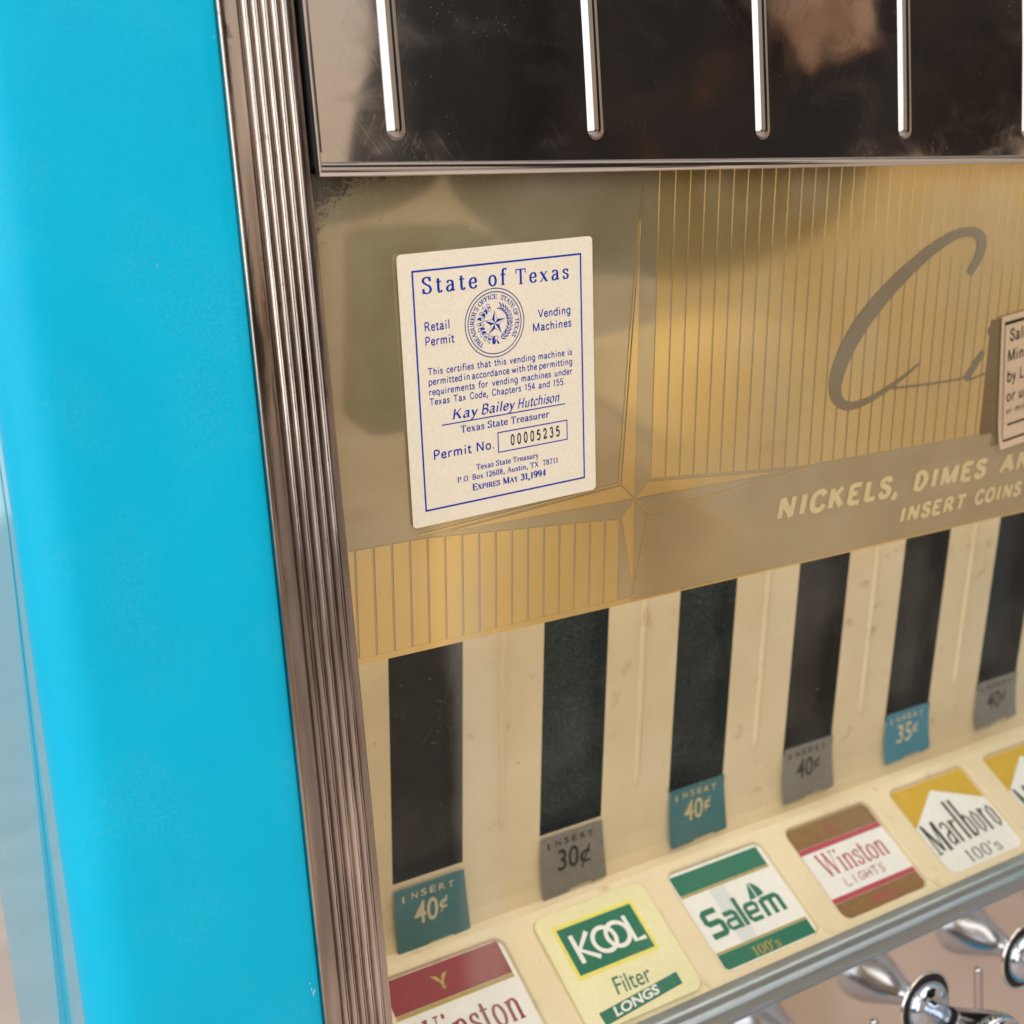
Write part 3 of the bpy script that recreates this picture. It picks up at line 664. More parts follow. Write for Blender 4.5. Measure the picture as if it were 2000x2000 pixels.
# display backplate with slots
def sy(z): return 8.14 - .1627 * z
SX = [7.04 + D * k for k in range(7)]
lowprof = [(sy(-42.0), -42.0), (15.15, -43.0), (15.35, -44.3), (15.45, -45.8), (15.35, -46.8), (14.9, -47.1), (13.0, -46.4)]
V, F = extrude_x(lowprof, -.05, XR, 1)
z0 = -14.0
xs = [-.05]
for x in SX: xs += [x, x + 5.04]
xs += [XR]
for i in range(0, len(xs), 2):
    b = len(V); V += [(xs[i], sy(z0), z0), (xs[i + 1], sy(z0), z0), (xs[i + 1], sy(-42), -42), (xs[i], sy(-42), -42)]; F.append((b, b + 1, b + 2, b + 3))
BP = mesh('display_backplate', V, F, CREAM, VM)
def slot_mesh():
    V = []; F = []
    a, b = 0, 5.04
    for z in (z0, -42.0): V += [(a, sy(z), z), (a, sy(z) + 1.0, z), (b, sy(z) + 1.0, z), (b, sy(z), z)]
    F = [(0, 1, 5, 4), (1, 2, 6, 5), (2, 3, 7, 6)]
    return V, F
SV, SF = slot_mesh(); sme = None
gme = None
for k, x in enumerate(SX):
    if sme is None:
        o = mesh('column_slot', [(p[0] + x, p[1], p[2]) for p in SV], SF, FILM, BP, origin=(x, sy(-42), -42)); sme = o.data
    else: o = link('column_slot', sme, BP, (x, sy(-42), -42))
    if k not in (1, 2): o.material_slots[0].link = 'OBJECT'; o.material_slots[0].material = FILMB  # teal tint on two columns paints in sky haze reflected by the glass
    # embossed ridge between the columns
    xm = x + 5.04 + (D - 5.04) / 2 - .03
    V = []; F = []
    for z, s in ((-16, 1), (-39.6, 1), (-40.3, .7), (-40.6, .05)):
        for j in range(7):
            t = j / 6 * 2 - 1; V.append((xm + t * .27 * s, sy(z) - .22 * s * math.cos(t * math.pi / 2) - .004, z))
    for i in range(3):
        for j in range(6): a = i * 7 + j; F.append((a, a + 1, a + 8, a + 7))
    mesh('ridge', V, F, CREAM, BP, smooth=True)
V, F = ribbon(catmull([(4.85, -28.0), (4.6, -29.6), (3.9, -31.4), (2.9, -32.9), (1.9, -34.0)], 5), lambda i, d: .03 + .16 * math.sin(math.pi * min(1, (i + 1) / 20)))
mesh('scratch', [(SX[0] + a, sy(b) + .96, b) for a, b in V], F, DARK, BP)
# price labels
YINK = mk_flat('pale_yellow_ink', (.58, .48, .24), .5)
LB = [('40', TEAL, CREAMINK, 0), ('30', GREY, BLACK, .1), ('40', TEAL, YINK, .25), ('40', GREY, BLACK, .1), ('35', TEALB, CREAMINK, 0), ('40', GREY, BLACK, .1), ('40', GREY, BLACK, .1)]
for k, (num, m1, m2, zo) in enumerate(LB):
    x = SX[k]; za = [-42.45, -42.2, -41.8, -41.5, -41.4, -41.2, -41.2][k]; zb = [-46.95, -46.7, -46.35, -46.05, -45.7, -45.45, -45.4][k]
    def lf(a, b, h=0, x=x): return (x + a, (sy(b) if b > -42.4 else sy(-42.4) + .10 * (-42.4 - b)) - .14 - .03 * (-41 - b) - h, b)
    rows = [za, (za - 42.4) / 2 if za > -42.4 else za - .02, -42.6, -44.0, zb + .35]
    V = []; F = []
    wl = [0, 0, -.02, -.05, .02]; wr = [5.04, 5.04, 5.04, 5.12, 5.3]
    for z, a, b in zip(rows, wl, wr): V += [lf(a, z), lf(b, z)]
    for i in range(4): F.append((2 * i, 2 * i + 2, 2 * i + 3, 2 * i + 1))
    # torn lower edge
    b0 = len(V); q = random.uniform(-.1, .1)
    E = [(.02, zb + .35), (5.3, zb + .35), (5.32, zb + .12), (4.1 + q, zb + .03), (4.1 + q, zb + .2), (2.3, zb + .13), (2.1, zb), (.12, zb - .05)]
    V += [lf(a, b) for a, b in E]; F.append(tuple(range(b0, b0 + 8)))
    pl = mesh('price_label', V, F, m1, BP, label=('teal' if m1 in (TEAL, TEALB) else 'grey') + ' price label reading INSERT %s¢' % num)
    VF = []
    for i, ch in enumerate('INSERT'):
        v, f = sans(ch, .01); mn = min(p[0] for p in v); mx = max(p[0] for p in v); ww = .42 if ch != 'I' else .14
        dip = .10 * (1 - ((i - 2.5) / 2.5) ** 2)
        VF.append(fit((v, f), .52 + i * .66, .52 + i * .66 + ww, za - .95 + dip, .48))
    v, f = sans(num, .012); VF.append(fit((v, f), 1.30, 3.0, za - 2.75, 1.62, .02))
    v, f = sans('\u00a2', .01)
    VF.append(fit((v, f), 3.12, 3.72, za - 2.2, .95) if num != '30' else fit((v, f), 3.1, 4.0, za - 2.72, 1.45))
    put('lettering', VF, lambda a, b, h=0, lf=lf: lf(a, b, h), .03, m2, pl)

# sloping shelf of brand cards
UPV = Vector((0, .81067614, .58549483)); NV = Vector((0, -.58549483, .81067614))
ay, aa = 76.776, 1.3846
SO = Vector((0, ay + aa * -50.95, -50.95))
def SF_(a, b, h=0): return tuple(SO + Vector((a, 0, 0)) + UPV * b + NV * h)
SHELF = mesh('card_shelf', [SF_(-.05, 8.45, -.45), SF_(XR, 8.45, -.45), SF_(XR, -1.1, -.45), SF_(-.05, -1.1, -.45)], [(3, 2, 1, 0)], CREAM, VM)
CW, CH = 8.67, 7.75
def cell():
    """cream moulding round one card: raised face with a rounded opening and sloped walls"""
    n = 6
    inner = rrect(0, CW, 0, CH, .75, n); mid = rrect(-.16, CW + .16, -.16, CH + .16, .9, n); low = rrect(.10, CW - .10, .10, CH - .10, .65, n)
    x0, x1, y0, y1 = -1.135, D - 1.135, -1.1, 8.45
    cnt = len(inner); outer = []
    for (px, py) in mid:
        cx, cy = CW / 2, CH / 2; dx, dy = px - cx, py - cy
        outer.append(None)
    # outer ring: each point of a quarter goes to the same corner/edge
    for q, (cx, cy) in enumerate(((x1, y1), (x0, y1), (x0, y0), (x1, y0))):
        for i in range(n + 1):
            px, py = mid[q * (n + 1) + i]
            if i < n / 2: outer[q * (n + 1) + i] = (cx, py) if q in (0, 2) else (px, cy)
            elif i > n / 2: outer[q * (n + 1) + i] = (px, cy) if q in (0, 2) else (cx, py)
            else: outer[q * (n + 1) + i] = (cx, cy)
    V = [(a, b, 0) for a, b in outer] + [(a, b, 0) for a, b in mid] + [(a, b, -.06) for a, b in inner] + [(a, b, -.40) for a, b in low]
    F = []
    for r in range(3):
        for i in range(cnt): j = (i + 1) % cnt; F.append((r * cnt + i, r * cnt + j, (r + 1) * cnt + j, (r + 1) * cnt + i))
    return V, F
CV, CF = cell(); cme = None
CX = [4.52 + D * k for k in range(7)]
V, F = slab([(-.04, -1.1), (CX[0] - 1.137, -1.1), (CX[0] - 1.137, 8.45), (-.04, 8.45)], SF_, -.4, 0)
mesh('shelf_end_strip', V, F, CREAM, SHELF)
for k, x in enumerate(CX):
    if cme is None:
        o = mesh('card_frame', [SF_(a + x, b, h) for a, b, h in CV], CF, CREAM, SHELF, origin=SF_(x, 0)); cme = o.data
    else: link('card_frame', cme, SHELF, SF_(x, 0))
    # little glossy ridge at the lower right of each opening
    P0 = Vector(SF_(x + CW + .05, .55, .03)); P1 = Vector(SF_(x + CW + .75, -.7, .03))
    V = []; F = []
    for i in range(7):
        t = i / 6; c = P0.lerp(P1, t); s = math.sin(math.pi * min(1, .15 + t)) ** .5 if t < .99 else .2
        for j in range(5):
            a = math.pi * j / 4; V.append(tuple(c + Vector((.13 * math.cos(a) * s, 0, 0)) + NV * (.12 * math.sin(a) * s)))
    for i in range(6):
        for j in range(4): a = i * 5 + j; F.append((a, a + 1, a + 6, a + 5))
    mesh('ridge', V, F, CREAM, SHELF, smooth=True)
def base_card(k, m, label, raised=False):
    x = CX[k]
    if raised: V, F = slab(rrect(x - .12, x + CW + .12, -.35, CH + .1, .8), SF_, -.35, .28); h = .28
    else: V, F = slab(rrect(x + .06, x + CW - .06, .06, CH - .06, .62), SF_, -.44, -.36); h = -.36
    c = mesh('brand_card', V, F, m, SHELF, label=label, bevel=.1 if raised else 0)
    fr = lambda a, b, hh=0, x=x, h=h: SF_(x + a, b, h + hh)
    return c, fr
E0 = .12
def band(c, fr, a0, a1, b0, b1, m, h=.012, name='printed_band', r=False):
    V, F = rect(a0, a1, b0, b1); put(name, [(V, F)], fr, h, m, c)
def winged(cx, cy, s):
    return [([(cx + s * a, cy + s * b) for a, b in P], [tuple(range(len(P)))]) for P in ([(0, -1), (.25, 0), (1, .9), (.35, .75), (0, .1)], [(0, -1), (0, .1), (-.35, .75), (-1, .9), (-.25, 0)], [(-.3, -.7), (.3, -.7), (0, -.2)])]
# card 0: red band, gold line, maroon serif name
c, fr = base_card(0, WHITE, 'white brand card with a dark red band and maroon serif lettering')
band(c, fr, .12, CW - .35, 5.35, CH - .14, RED); band(c, fr, .12, CW - .35, 5.05, 5.33, MUSTLINE)
put('emblem', winged(3.75, 6.4, .6), fr, .03, MUSTLINE, c)
put('lettering', [fit(serif('Winston', .3, 1.7, .6), .75, 7.75, 2.45, 2.1)], fr, .02, MAROON, c)
band(c, fr, .12, CW - .12, .14, 1.2, RED)
# card 1: pale yellow, green panel
c, fr = base_card(1, YCREAM, 'raised pale yellow brand card with a green panel and green slanted bar', True)
V, F = rect(.88, 7.3, 3.0, 6.85); put('yellow_border', [(V, F)], fr, .008, YELLOW, c)
V, F = rect(1.15, 7.03, 3.28, 6.56); put('green_panel', [(V, F)], fr, .016, GREEN, c)
K = [ribbon([(1.85, 5.95), (1.85, 3.95)], lambda i, d: .33), ribbon([(3.05, 5.85), (2.0, 4.85), (3.15, 3.95)], lambda i, d: .33),
     circ(4.0, 4.93, .68, .98, 32), circ(5.05, 4.93, .68, .98, 32), ribbon([(6.05, 5.95), (6.05, 4.1), (6.85, 4.1)], lambda i, d: .31)]
put('lettering', [([(x, y, i) for x, y in v], f) for i, (v, f) in enumerate(K)], fr, .024, WHITE, c)
put('lettering', [fit(sans('Filter', .004), 2.85, 5.6, 1.3, 1.22, .12)], fr, .016, GREEN, c)
V, F = poly([(1.05, -.15), (7.4, .42), (7.42, 1.25), (1.0, .72)]); put('slanted_bar', [(V, F)], fr, .016, GREEN, c)
put('lettering', [fit(sans('LONGS', .03), 2.0, 5.6, .12, .62, .1, .088)], fr, .024, WHITE, c)
# card 2: white with two green bands and a sail over the name
c, fr = base_card(2, WHITE, 'white brand card with two green bands and a small sail above green lettering')
band(c, fr, .3, CW - .42, 5.95, CH - .3, GREEN); band(c, fr, .3, CW - .42, 5.74, 5.93, MUSTLINE)
band(c, fr, .3, CW - .3, .2, 1.32, GREEN); band(c, fr, .3, CW - .3, 1.34, 1.5, MUSTLINE)
V, F = rect(2.6, 4.0, 1.52, 5.7); put('pale_stripe', [(V, F)], fr, .008, SAGE, c)
WS = .36
L = [ribbon([(2.15, 4.3), (1.1, 4.3), (.98, 4.2), (.98, 3.55), (1.08, 3.45), (2.0, 3.45), (2.1, 3.35), (2.1, 2.65), (2.0, 2.55), (.85, 2.55)], lambda i, d: .42),
     ribbon([(2.5, 3.72), (3.3, 3.72), (3.42, 3.6), (3.42, 2.45)], lambda i, d: WS), ribbon([(3.3, 3.2), (2.6, 3.2), (2.5, 3.1), (2.5, 2.7), (2.6, 2.6), (3.3, 2.6)], lambda i, d: .26),
     ribbon([(3.9, 4.6), (3.9, 2.45)], lambda i, d: .36), ribbon([(4.45, 3.15), (5.25, 3.15), (5.32, 3.62), (5.2, 3.75), (4.5, 3.75), (4.38, 3.6), (4.38, 2.75), (4.5, 2.6), (5.35, 2.6)], lambda i, d: .33),
     ribbon([(5.85, 2.45), (5.85, 3.75)], lambda i, d: WS), ribbon([(5.9, 3.72), (7.2, 3.72), (7.32, 3.6), (7.32, 2.45)], lambda i, d: WS), ribbon([(6.6, 3.66), (6.6, 2.45)], lambda i, d: WS)]
put('lettering', [([(x, y, i) for x, y in v], f) for i, (v, f) in enumerate(L)], fr, .016, GREEN, c)
put('sail_emblem', [poly([(5.15, 3.98), (5.75, 3.98), (5.75, 5.25), (5.45, 4.7)]), poly([(5.85, 3.98), (6.5, 4.1), (6.4, 4.6), (6.1, 5.0), (5.85, 5.15)])], fr, .016, GREEN, c)
put('lettering', [fit(serif("100's", .2), 3.0, 5.3, .3, .68)], fr, .03, MUSTLINE, c)
# card 3: bronze bands with crimson edges
c, fr = base_card(3, WHITE, 'white brand card with two bronze bands edged crimson and outlined red lettering')
band(c, fr, .1, CW - .12, 5.95, CH - .1, BROWN); band(c, fr, .1, CW - .12, 5.5, 5.93, ROSE)
band(c, fr, .12, CW - .12, .1, 1.4, BROWN); band(c, fr, .12, CW - .12, 1.42, 1.82, ROSE)
put('emblem', winged(4.15, 6.55, .42), fr, .03, ROSE, c)
put('lettering', [fit(serif('Winston', .1, 1.5, .5), 1.2, 7.6, 3.35, 1.85)], fr, .02, ROSE, c)
def outline(s, x0, x1, yb, cap):
    out = []
    w0 = (x1 - x0) / len(s)
    LG = {'L': [[(0, 1), (0, 0), (.8, 0)]], 'I': [[(.35, 1), (.35, 0)]], 'G': [[(.8, .85), (.4, 1), (.05, .7), (.05, .3), (.4, 0), (.8, .15), (.8, .5), (.5, .5)]], 'H': [[(0, 0), (0, 1)], [(.75, 0), (.75, 1)], [(0, .5), (.75, .5)]], 'T': [[(0, 1), (.85, 1)], [(.42, 0), (.42, 1)]], 'S': [[(.75, .85), (.4, 1), (.08, .78), (.4, .5), (.75, .25), (.4, 0), (.05, .15)]]}
    for i, ch in enumerate(s):
        for st in LG[ch]:
            for off in (-.055, .055):
                P = [(x0 + w0 * (i + .85 * a) + off, yb + cap * b + off * .5) for a, b in st]; out.append(ribbon(P, lambda i, d: .04))
    return [([(x, y, i) for x, y in v], f) for i, (v, f) in enumerate(out)]
put('lettering', outline('LIGHTS', 2.3, 6.45, 2.28, .66), fr, .02, ROSE, c)
put('lettering', [fit(serif("100's", .2), 3.4, 6.1, .42, .62)], fr, .03, ROSE, c)
# card 4 and the one beyond: mustard with white peaked panel
for k in (4, 5, 6):
    c, fr = base_card(k, WHITE, 'white brand card with a mustard top cut by a white peak and tall black lettering')
    e = .12
    VV = [(e, CH - .14), (e, 4.25), (.5, 4.38), (4.2, 6.75), (CW - e - .1, 4.72), (CW - e, 4.72), (CW - e, CH - .14)]
    put('mustard_peak', [([VV[0], VV[1], VV[2], VV[3]], [(0, 1, 2, 3)]), ([VV[0], VV[3], VV[4], VV[5], VV[6]], [(0, 1, 2, 3, 4)])], fr, .012, MUSTARD, c)
    # tall condensed slab lettering drawn letter by letter
    def col(x, y0, y1, w_=.26): return ribbon([(x, y0), (x, y1)], lambda i, d: w_)
    B0, XH = 2.05, 4.0
    R = [col(.75, 1.75, 4.35, .16), ribbon([(.75, 4.35), (1.35, 1.95)], lambda i, d: .3), ribbon([(1.35, 1.95), (1.85, 4.35)], lambda i, d: .12), col(1.95, 1.85, 4.4, .34),
         ribbon([(2.45, 3.6), (2.6, 3.95), (2.95, 3.95), (3.05, 3.6), (3.05, B0)], lambda i, d: .2), ribbon([(3.0, 3.2), (2.55, 2.9), (2.45, 2.4), (2.65, 2.05), (3.0, 2.4)], lambda i, d: .2),
         col(3.55, B0, XH), ribbon([(3.6, 3.4), (3.8, 3.9), (4.1, 3.8)], lambda i, d: .16), col(4.35, B0, 5.55, .28), col(4.95, B0, 5.5, .28),
         ribbon([(5.0, 3.5), (5.25, 3.95), (5.5, 3.6), (5.5, 2.5), (5.25, 2.1), (5.0, 2.4)], lambda i, d: .2),
         ribbon([(6.15, XH), (5.95, 3.6), (5.95, 2.5), (6.15, 2.1), (6.45, 2.5), (6.45, 3.6), (6.15, XH)], lambda i, d: .2), col(6.95, B0, XH), ribbon([(7.0, 3.4), (7.15, 3.9), (7.4, 3.8)], lambda i, d: .16),
         ribbon([(7.95, XH), (7.7, 3.6), (7.7, 2.5), (7.95, 2.1), (8.2, 2.5), (8.2, 3.6), (7.95, XH)], lambda i, d: .2)]
    for xx in (.75, 1.95): R.append(rect(xx - .22, xx + .22, 1.75 if xx < 1 else 1.8, 1.87))
    put('lettering', [([(x, y, i) for x, y in v], f) for i, (v, f) in enumerate(R)], fr, .016, BLACK, c)
    put('lettering', [fit(serif("100's", .3, 1.3, .5), 2.8, 6.5, .38, 1.0)], fr, .016, BLACK, c)

# rail under the shelf
pr = [(5.6, -51.2), (5.0, -51.25), (4.72, -51.32), (4.62, -51.5), (4.75, -51.68), (4.9, -51.80), (4.6, -51.9)]
for i in range(9):
    a = math.radians(60 + 180 * i / 8 * .9); pr.append((4.45 - .55 * math.sin(a) * 1.0 - .0, -52.55 + .62 * math.cos(a)))
pr += [(4.5, -53.2), (4.9, -53.22)]
pr = [(5.6, -51.2), (5.0, -51.25), (4.75, -51.32), (4.62, -51.5), (4.8, -51.72), (4.6, -51.84), (4.35, -51.93), (4.17, -52.15), (4.1, -52.55), (4.12, -52.95), (4.25, -53.12), (4.6, -53.2)]
V, F = extrude_x(pr, -.02, XR, 60); mesh('chrome_rail', V, F, RAILM, VM, smooth=True)

# lower plate, ribs and pull knobs
PY = 4.55
KX = [43.3 + D * k for k in range(-3, 3)]; KZ = -58.95
V, F = [(-.02, PY, ZB), (XR, PY, ZB), (XR, PY, -52.9), (-.02, PY, -52.9)], [(0, 1, 2, 3)]
LP = mesh('lower_plate', V, F, PLATE, VM)
lv, lf_ = rib_mesh(14, .36, .34)
def lathe(prof, cx, cz, y0, n=48):
    V = []; F = []
    for off, r in prof:
        for i in range(n): a = 2 * math.pi * i / n; V.append((cx + r * math.cos(a), y0 - off, cz + r * math.sin(a)))
    for j in range(len(prof) - 1):
        for i in range(n): a = j * n + i; b = j * n + (i + 1) % n; F.append((a, b, b + n, a + n))
    return V, F
def sm_prof(P, n=5):
    return catmull(P, n)
kp = {}
for i, x in enumerate(KX):
    if i == 0:
        KR = mesh('pull_knob', *lathe(sm_prof([(1.0, .72), (1.2, .74), (1.7, .82), (2.6, 1.12), (3.8, 1.6), (4.9, 2.02), (5.7, 2.25), (6.2, 2.28), (6.7, 2.05), (6.95, 1.1), (7.0, .01)], 4), x, KZ, PY), KNOB, VM, origin=(x, PY, KZ), smooth=True)
        a = mesh('escutcheon', *lathe(sm_prof([(.05, 1.98), (.35, 1.92), (.7, 1.68), (1.0, 1.25), (1.15, .8), (1.2, .4)], 4), x, KZ, PY), KNOB, KR, origin=(x, PY, KZ), smooth=True)
        b = mesh('gap_ring', *lathe([(.012, 2.42), (.012, 1.6)], x, KZ, PY), DARK, KR, origin=(x, PY, KZ))
        c2 = mesh('rim', *lathe(sm_prof([(.004, 2.62), (.10, 2.56), (.12, 2.48), (.012, 2.40)], 4), x, KZ, PY), PLATE, KR, origin=(x, PY, KZ), smooth=True)
        kp = dict(r=KR.data, e=a.data, g=b.data, m=c2.data)
    else:
        r_ = link('pull_knob', kp['r'], VM, (x, PY, KZ))
        link('escutcheon', kp['e'], r_, (x, PY, KZ)); link('gap_ring', kp['g'], r_, (x, PY, KZ)); link('rim', kp['m'], r_, (x, PY, KZ))
    xr = x + D * .5 + .25
    V = [(xr + p[0], PY + p[1] - .004, -58.3 - p[2] * 1.0) for p in lv]
    mesh('rib', V, lf_, RIBM, LP, smooth=True)

# ------------------------------------------------------------------ permit sticker on the glass
rot = .0402; cr_, sr_ = math.cos(rot), math.sin(rot)
SCX, SCZ = 9.865, -10.2
GH = .146
def STK(a, b, h=0):
    return GP(SCX + a * cr_ - b * sr_, SCZ + a * sr_ + b * cr_, GH + h)
PS = root('permit_sticker', 'cream State of Texas retail permit sticker with blue print stuck on the window glass', 'sticker', STK(0, -6.6))
V, F = slab(rrect(-5.52, 5.52, -6.66, 6.66, .22), STK, 0, .025); BD = mesh('paper', V, F, PAPER, PS)
def frame_lines(x0, x1, y0, y1, w_):
    return [rect(x0 - w_, x1 + w_, y1 - w_, y1 + w_), rect(x0 - w_, x1 + w_, y0 - w_, y0 + w_), rect(x0 - w_, x0 + w_, y0 + w_, y1 - w_), rect(x1 - w_, x1 + w_, y0 + w_, y1 - w_)]
H = .030
put('border', frame_lines(-4.76, 4.78, -5.87, 5.83, .045), STK, H, INK, PS)
def P_(VF, m=INK, name='lettering'): return put(name, [VF] if isinstance(VF, tuple) else VF, STK, H, m, PS)
P_(fit(serif('State', 2.2), -4.3, -1.28, 4.74, .78)); P_(fit(serif('of', 2.2), -.66, .42, 4.74, .78)); P_(fit(serif('Texas', 2.2), .90, 4.05, 4.68, .74))
P_(fit(mono('Retail'), -4.27, -2.92, 2.98, .42)); P_(fit(mono('Permit'), -4.27, -2.68, 2.28, .42))
P_(fit(mono('Vending'), 2.14, 4.1, 2.92, .40)); P_(fit(mono('Machines'), 1.82, 4.15, 2.26, .40))
def words(line, x0, x1, yb, cap, slope=0):
    """justified line: words keep their own proportion, gaps share the rest"""
    ws = line.split(); raw = []
    for q in ws:
        V, F = mono(q); mn = min(v[0] for v in V); mx = max(v[0] for v in V); raw.append((V, F, mx - mn))
    tot = sum(r[2] for r in raw); k = cap * .90
    gap = (x1 - x0 - tot * k) / (len(ws) - 1)
    if gap < .26 * cap: k = (x1 - x0 - .26 * cap * (len(ws) - 1)) / tot; gap = .26 * cap
    out = []; x = x0
    for V, F, w_ in raw:
        out.append(fit((V, F), x, x + w_ * k, yb + slope * (x - x0), cap, 0, slope)); x += w_ * k + gap
    return out
P_(words('This certifies that this vending machine is', -4.22, 4.15, .86, .33, -.008))
P_(words('permitted in accordance with the permitting', -4.22, 4.15, .37, .33, -.008))
P_(words('requirements for vending machines under', -4.22, 4.15, -.13, .33, -.008))
P_(words('Texas Tax Code, Chapters 154 and 155.', -4.22, 3.66, -.62, .33, -.008))
sc = dict(T=1.8, t=.6, ser=False, nib=.6)
P_(fit(serif('Kay', .1, **sc), -3.0, -1.62, -1.5, .50, .22)); P_(fit(serif('Bailey', .1, **sc), -1.35, .55, -1.5, .50, .22)); P_(fit(serif('Hutchison', .1, **sc), .78, 3.25, -1.52, .50, .22))
P_(rect(-3.63, 3.67, -1.725, -1.665), name='signature_line')
P_(fit(serif('Texas State Treasurer', .5, 2.0, .95), -2.58, 2.65, -2.25, .36))
P_(fit(mono('Permit No.'), -4.16, -.72, -3.35, .46))
put('number_box', frame_lines(-.46, 3.74, -3.6, -2.58, .03), STK, H, INK, PS)
P_([fit(mono(ch, 1.9), .28 + i * .395, .28 + i * .395 + .235, -3.34, .52) for i, ch in enumerate('00005235')], BLACK)
P_(fit(serif('Texas State Treasury', .4, 2.1, 1.0), -1.79, 1.94, -4.28, .28))
P_(fit(serif('P.O. Box 12608, Austin, TX  78711', .4, 2.1, 1.0), -2.91, 3.11, -4.76, .28))
P_(fit(serif('Expires May 31,1994', .3, 2.8, 1.1, small=.78), -2.06, 2.34, -5.32, .34))
# seal
SX0, SY0 = -.38, 2.95
seal = put('seal', [circ(SX0, SY0, 1.655, 1.705, 64), circ(SX0, SY0, 1.49, 1.54, 64)], STK, H, INKS, PS, 'round state seal with a star inside a wreath')
def arc_text(s, r, a0, a1, cap):
    adv = [glyph(ch, 2.2, 1.0)[0] for ch in s]; tot = sum(adv); out = []; acc = 0
    for ch, ad in zip(s, adv):
        _, V, F = glyph(ch, 2.2, 1.0); th = math.radians(a0 + (a1 - a0) * (acc + ad / 2) / tot); acc += ad
        k = abs(math.radians(a1 - a0)) * r / tot
        vv = []
        for x, y, l in V:
            lx = (x - ad / 2) * k; ly = y * cap / 10
            rr = r + ly; t2 = th - lx / r
            vv.append((SX0 + rr * math.cos(t2), SY0 + rr * math.sin(t2), l))
        out.append((vv, F))
    return out
put('seal_lettering', arc_text("TREASURER'S OFFICE", 1.17, 236, 82, .23) + arc_text('STATE OF TEXAS', 1.17, 72, -38, .23), STK, H, INK, seal)
st = []; R1, R2 = .62, .24
for i in range(5):
    a = math.radians(90 + 72 * i); a2 = a - math.radians(36); a3 = a + math.radians(36)
    tip = (SX0 + R1 * math.cos(a), SY0 - .02 + R1 * math.sin(a)); l = (SX0 + R2 * math.cos(a3), SY0 - .02 + R2 * math.sin(a3)); r = (SX0 + R2 * math.cos(a2), SY0 - .02 + R2 * math.sin(a2))
    st.append(poly([(SX0, SY0 - .02), tip, l] if i else [(SX0, SY0 - .02), tip, l])); st.append(ribbon([l, tip, r], lambda i, d: .022))
put('seal_star', st, STK, H, INK, seal)
wr = []
def leaf(cx, cy, ang, L, W, solid):
    pts = [(-L, 0), (-L * .5, W * .8), (0, W), (L * .6, W * .7), (L, 0), (L * .6, -W * .7), (0, -W), (-L * .5, -W * .8)]
    ca, sa = math.cos(ang), math.sin(ang); P = [(cx + x * ca - y * sa, cy + x * sa + y * ca) for x, y in pts]
    return poly(P) if solid else ribbon(P + [P[0]], lambda i, d: .022)
rw = random.Random(3)
for i in range(10):
    a = math.radians(112 + 150 * i / 9)
    for off in (-.10, .10):
        rr = .84 + off; wr.append(leaf(SX0 + rr * math.cos(a) * .98, SY0 + rr * math.sin(a), a + (.5 if off > 0 else 2.4) + rw.uniform(-.4, .4), .13, .065, rw.random() < .35))
    wr.append(poly([(SX0 + (.84 + dx) * math.cos(a + dy), SY0 + (.84 + dx) * math.sin(a + dy)) for dx, dy in ((-.03, -.1), (.03, -.1), (.03, .1), (-.03, .1))]))
for i in range(13):
    a = math.radians(68 - 128 * i / 12)
    for off in (-.09, .09):
        rr = .86 + off; wr.append(leaf(SX0 + rr * math.cos(a), SY0 + rr * math.sin(a), a + (.95 if off > 0 else 2.15), .15, .034, rw.random() < .8))
wr += [leaf(SX0 - .05, SY0 - .95, .9, .12, .06, True), leaf(SX0 + .14, SY0 - .97, 2.2, .12, .05, True), circ(SX0 + .05, SY0 - .74, .09, .112, 16)]
put('wreath', [([(x, y, i % 9) for x, y in v], f) for i, (v, f) in enumerate(wr)], STK, H, INK, seal)

# ------------------------------------------------------------------ warning sticker at the right
r2 = .115; c2_, s2_ = math.cos(r2), math.sin(r2)
def WK(a, b, h=0): return GP(47.72 + a * c2_ - b * s2_ + 0, -9.75 + a * s2_ + b * c2_, GH + h + (.25 * max(0, (-b - 7) / 2) ** 2))
WSN = root('notice_sticker', 'small tan notice sticker with black text and curled bottom edge at the right', 'sticker', WK(0, -8.9))
V = []; F = []
for j, b in enumerate([0, -7, -7.8, -8.4, -9.0]): V += [WK(0, b, .03), WK(8, b, .03)]
for j in range(4): F.append((2 * j, 2 * j + 2, 2 * j + 3, 2 * j + 1))
mesh('paper', V, F, PAPER2, WSN)
def W_(VF, name='lettering'): put(name, VF, WK, .045, BLACK, WSN)
W_([rect(.35, 7.6, -.62, -.40), rect(.30, .36, -8.4, -.40), rect(.35, 7.6, -8.55, -8.4), rect(.9, 7.4, -7.55, -7.4)], 'border')
for s, x0, x1, yb, cap in (('Sale to', .85, 4.6, -1.75, .78), ('Minors', .75, 4.4, -3.1, .78), ('by Law', .75, 4.3, -4.5, .78), ('or up', .75, 3.6, -5.85, .72)):
    W_([fit(mono(s, 1.6), x0, x0 + (x1 - x0) * .8, yb, cap)])
W_([fit(mono('or minor', 1.3), .75, 3.4, -6.7, .42, .2)])

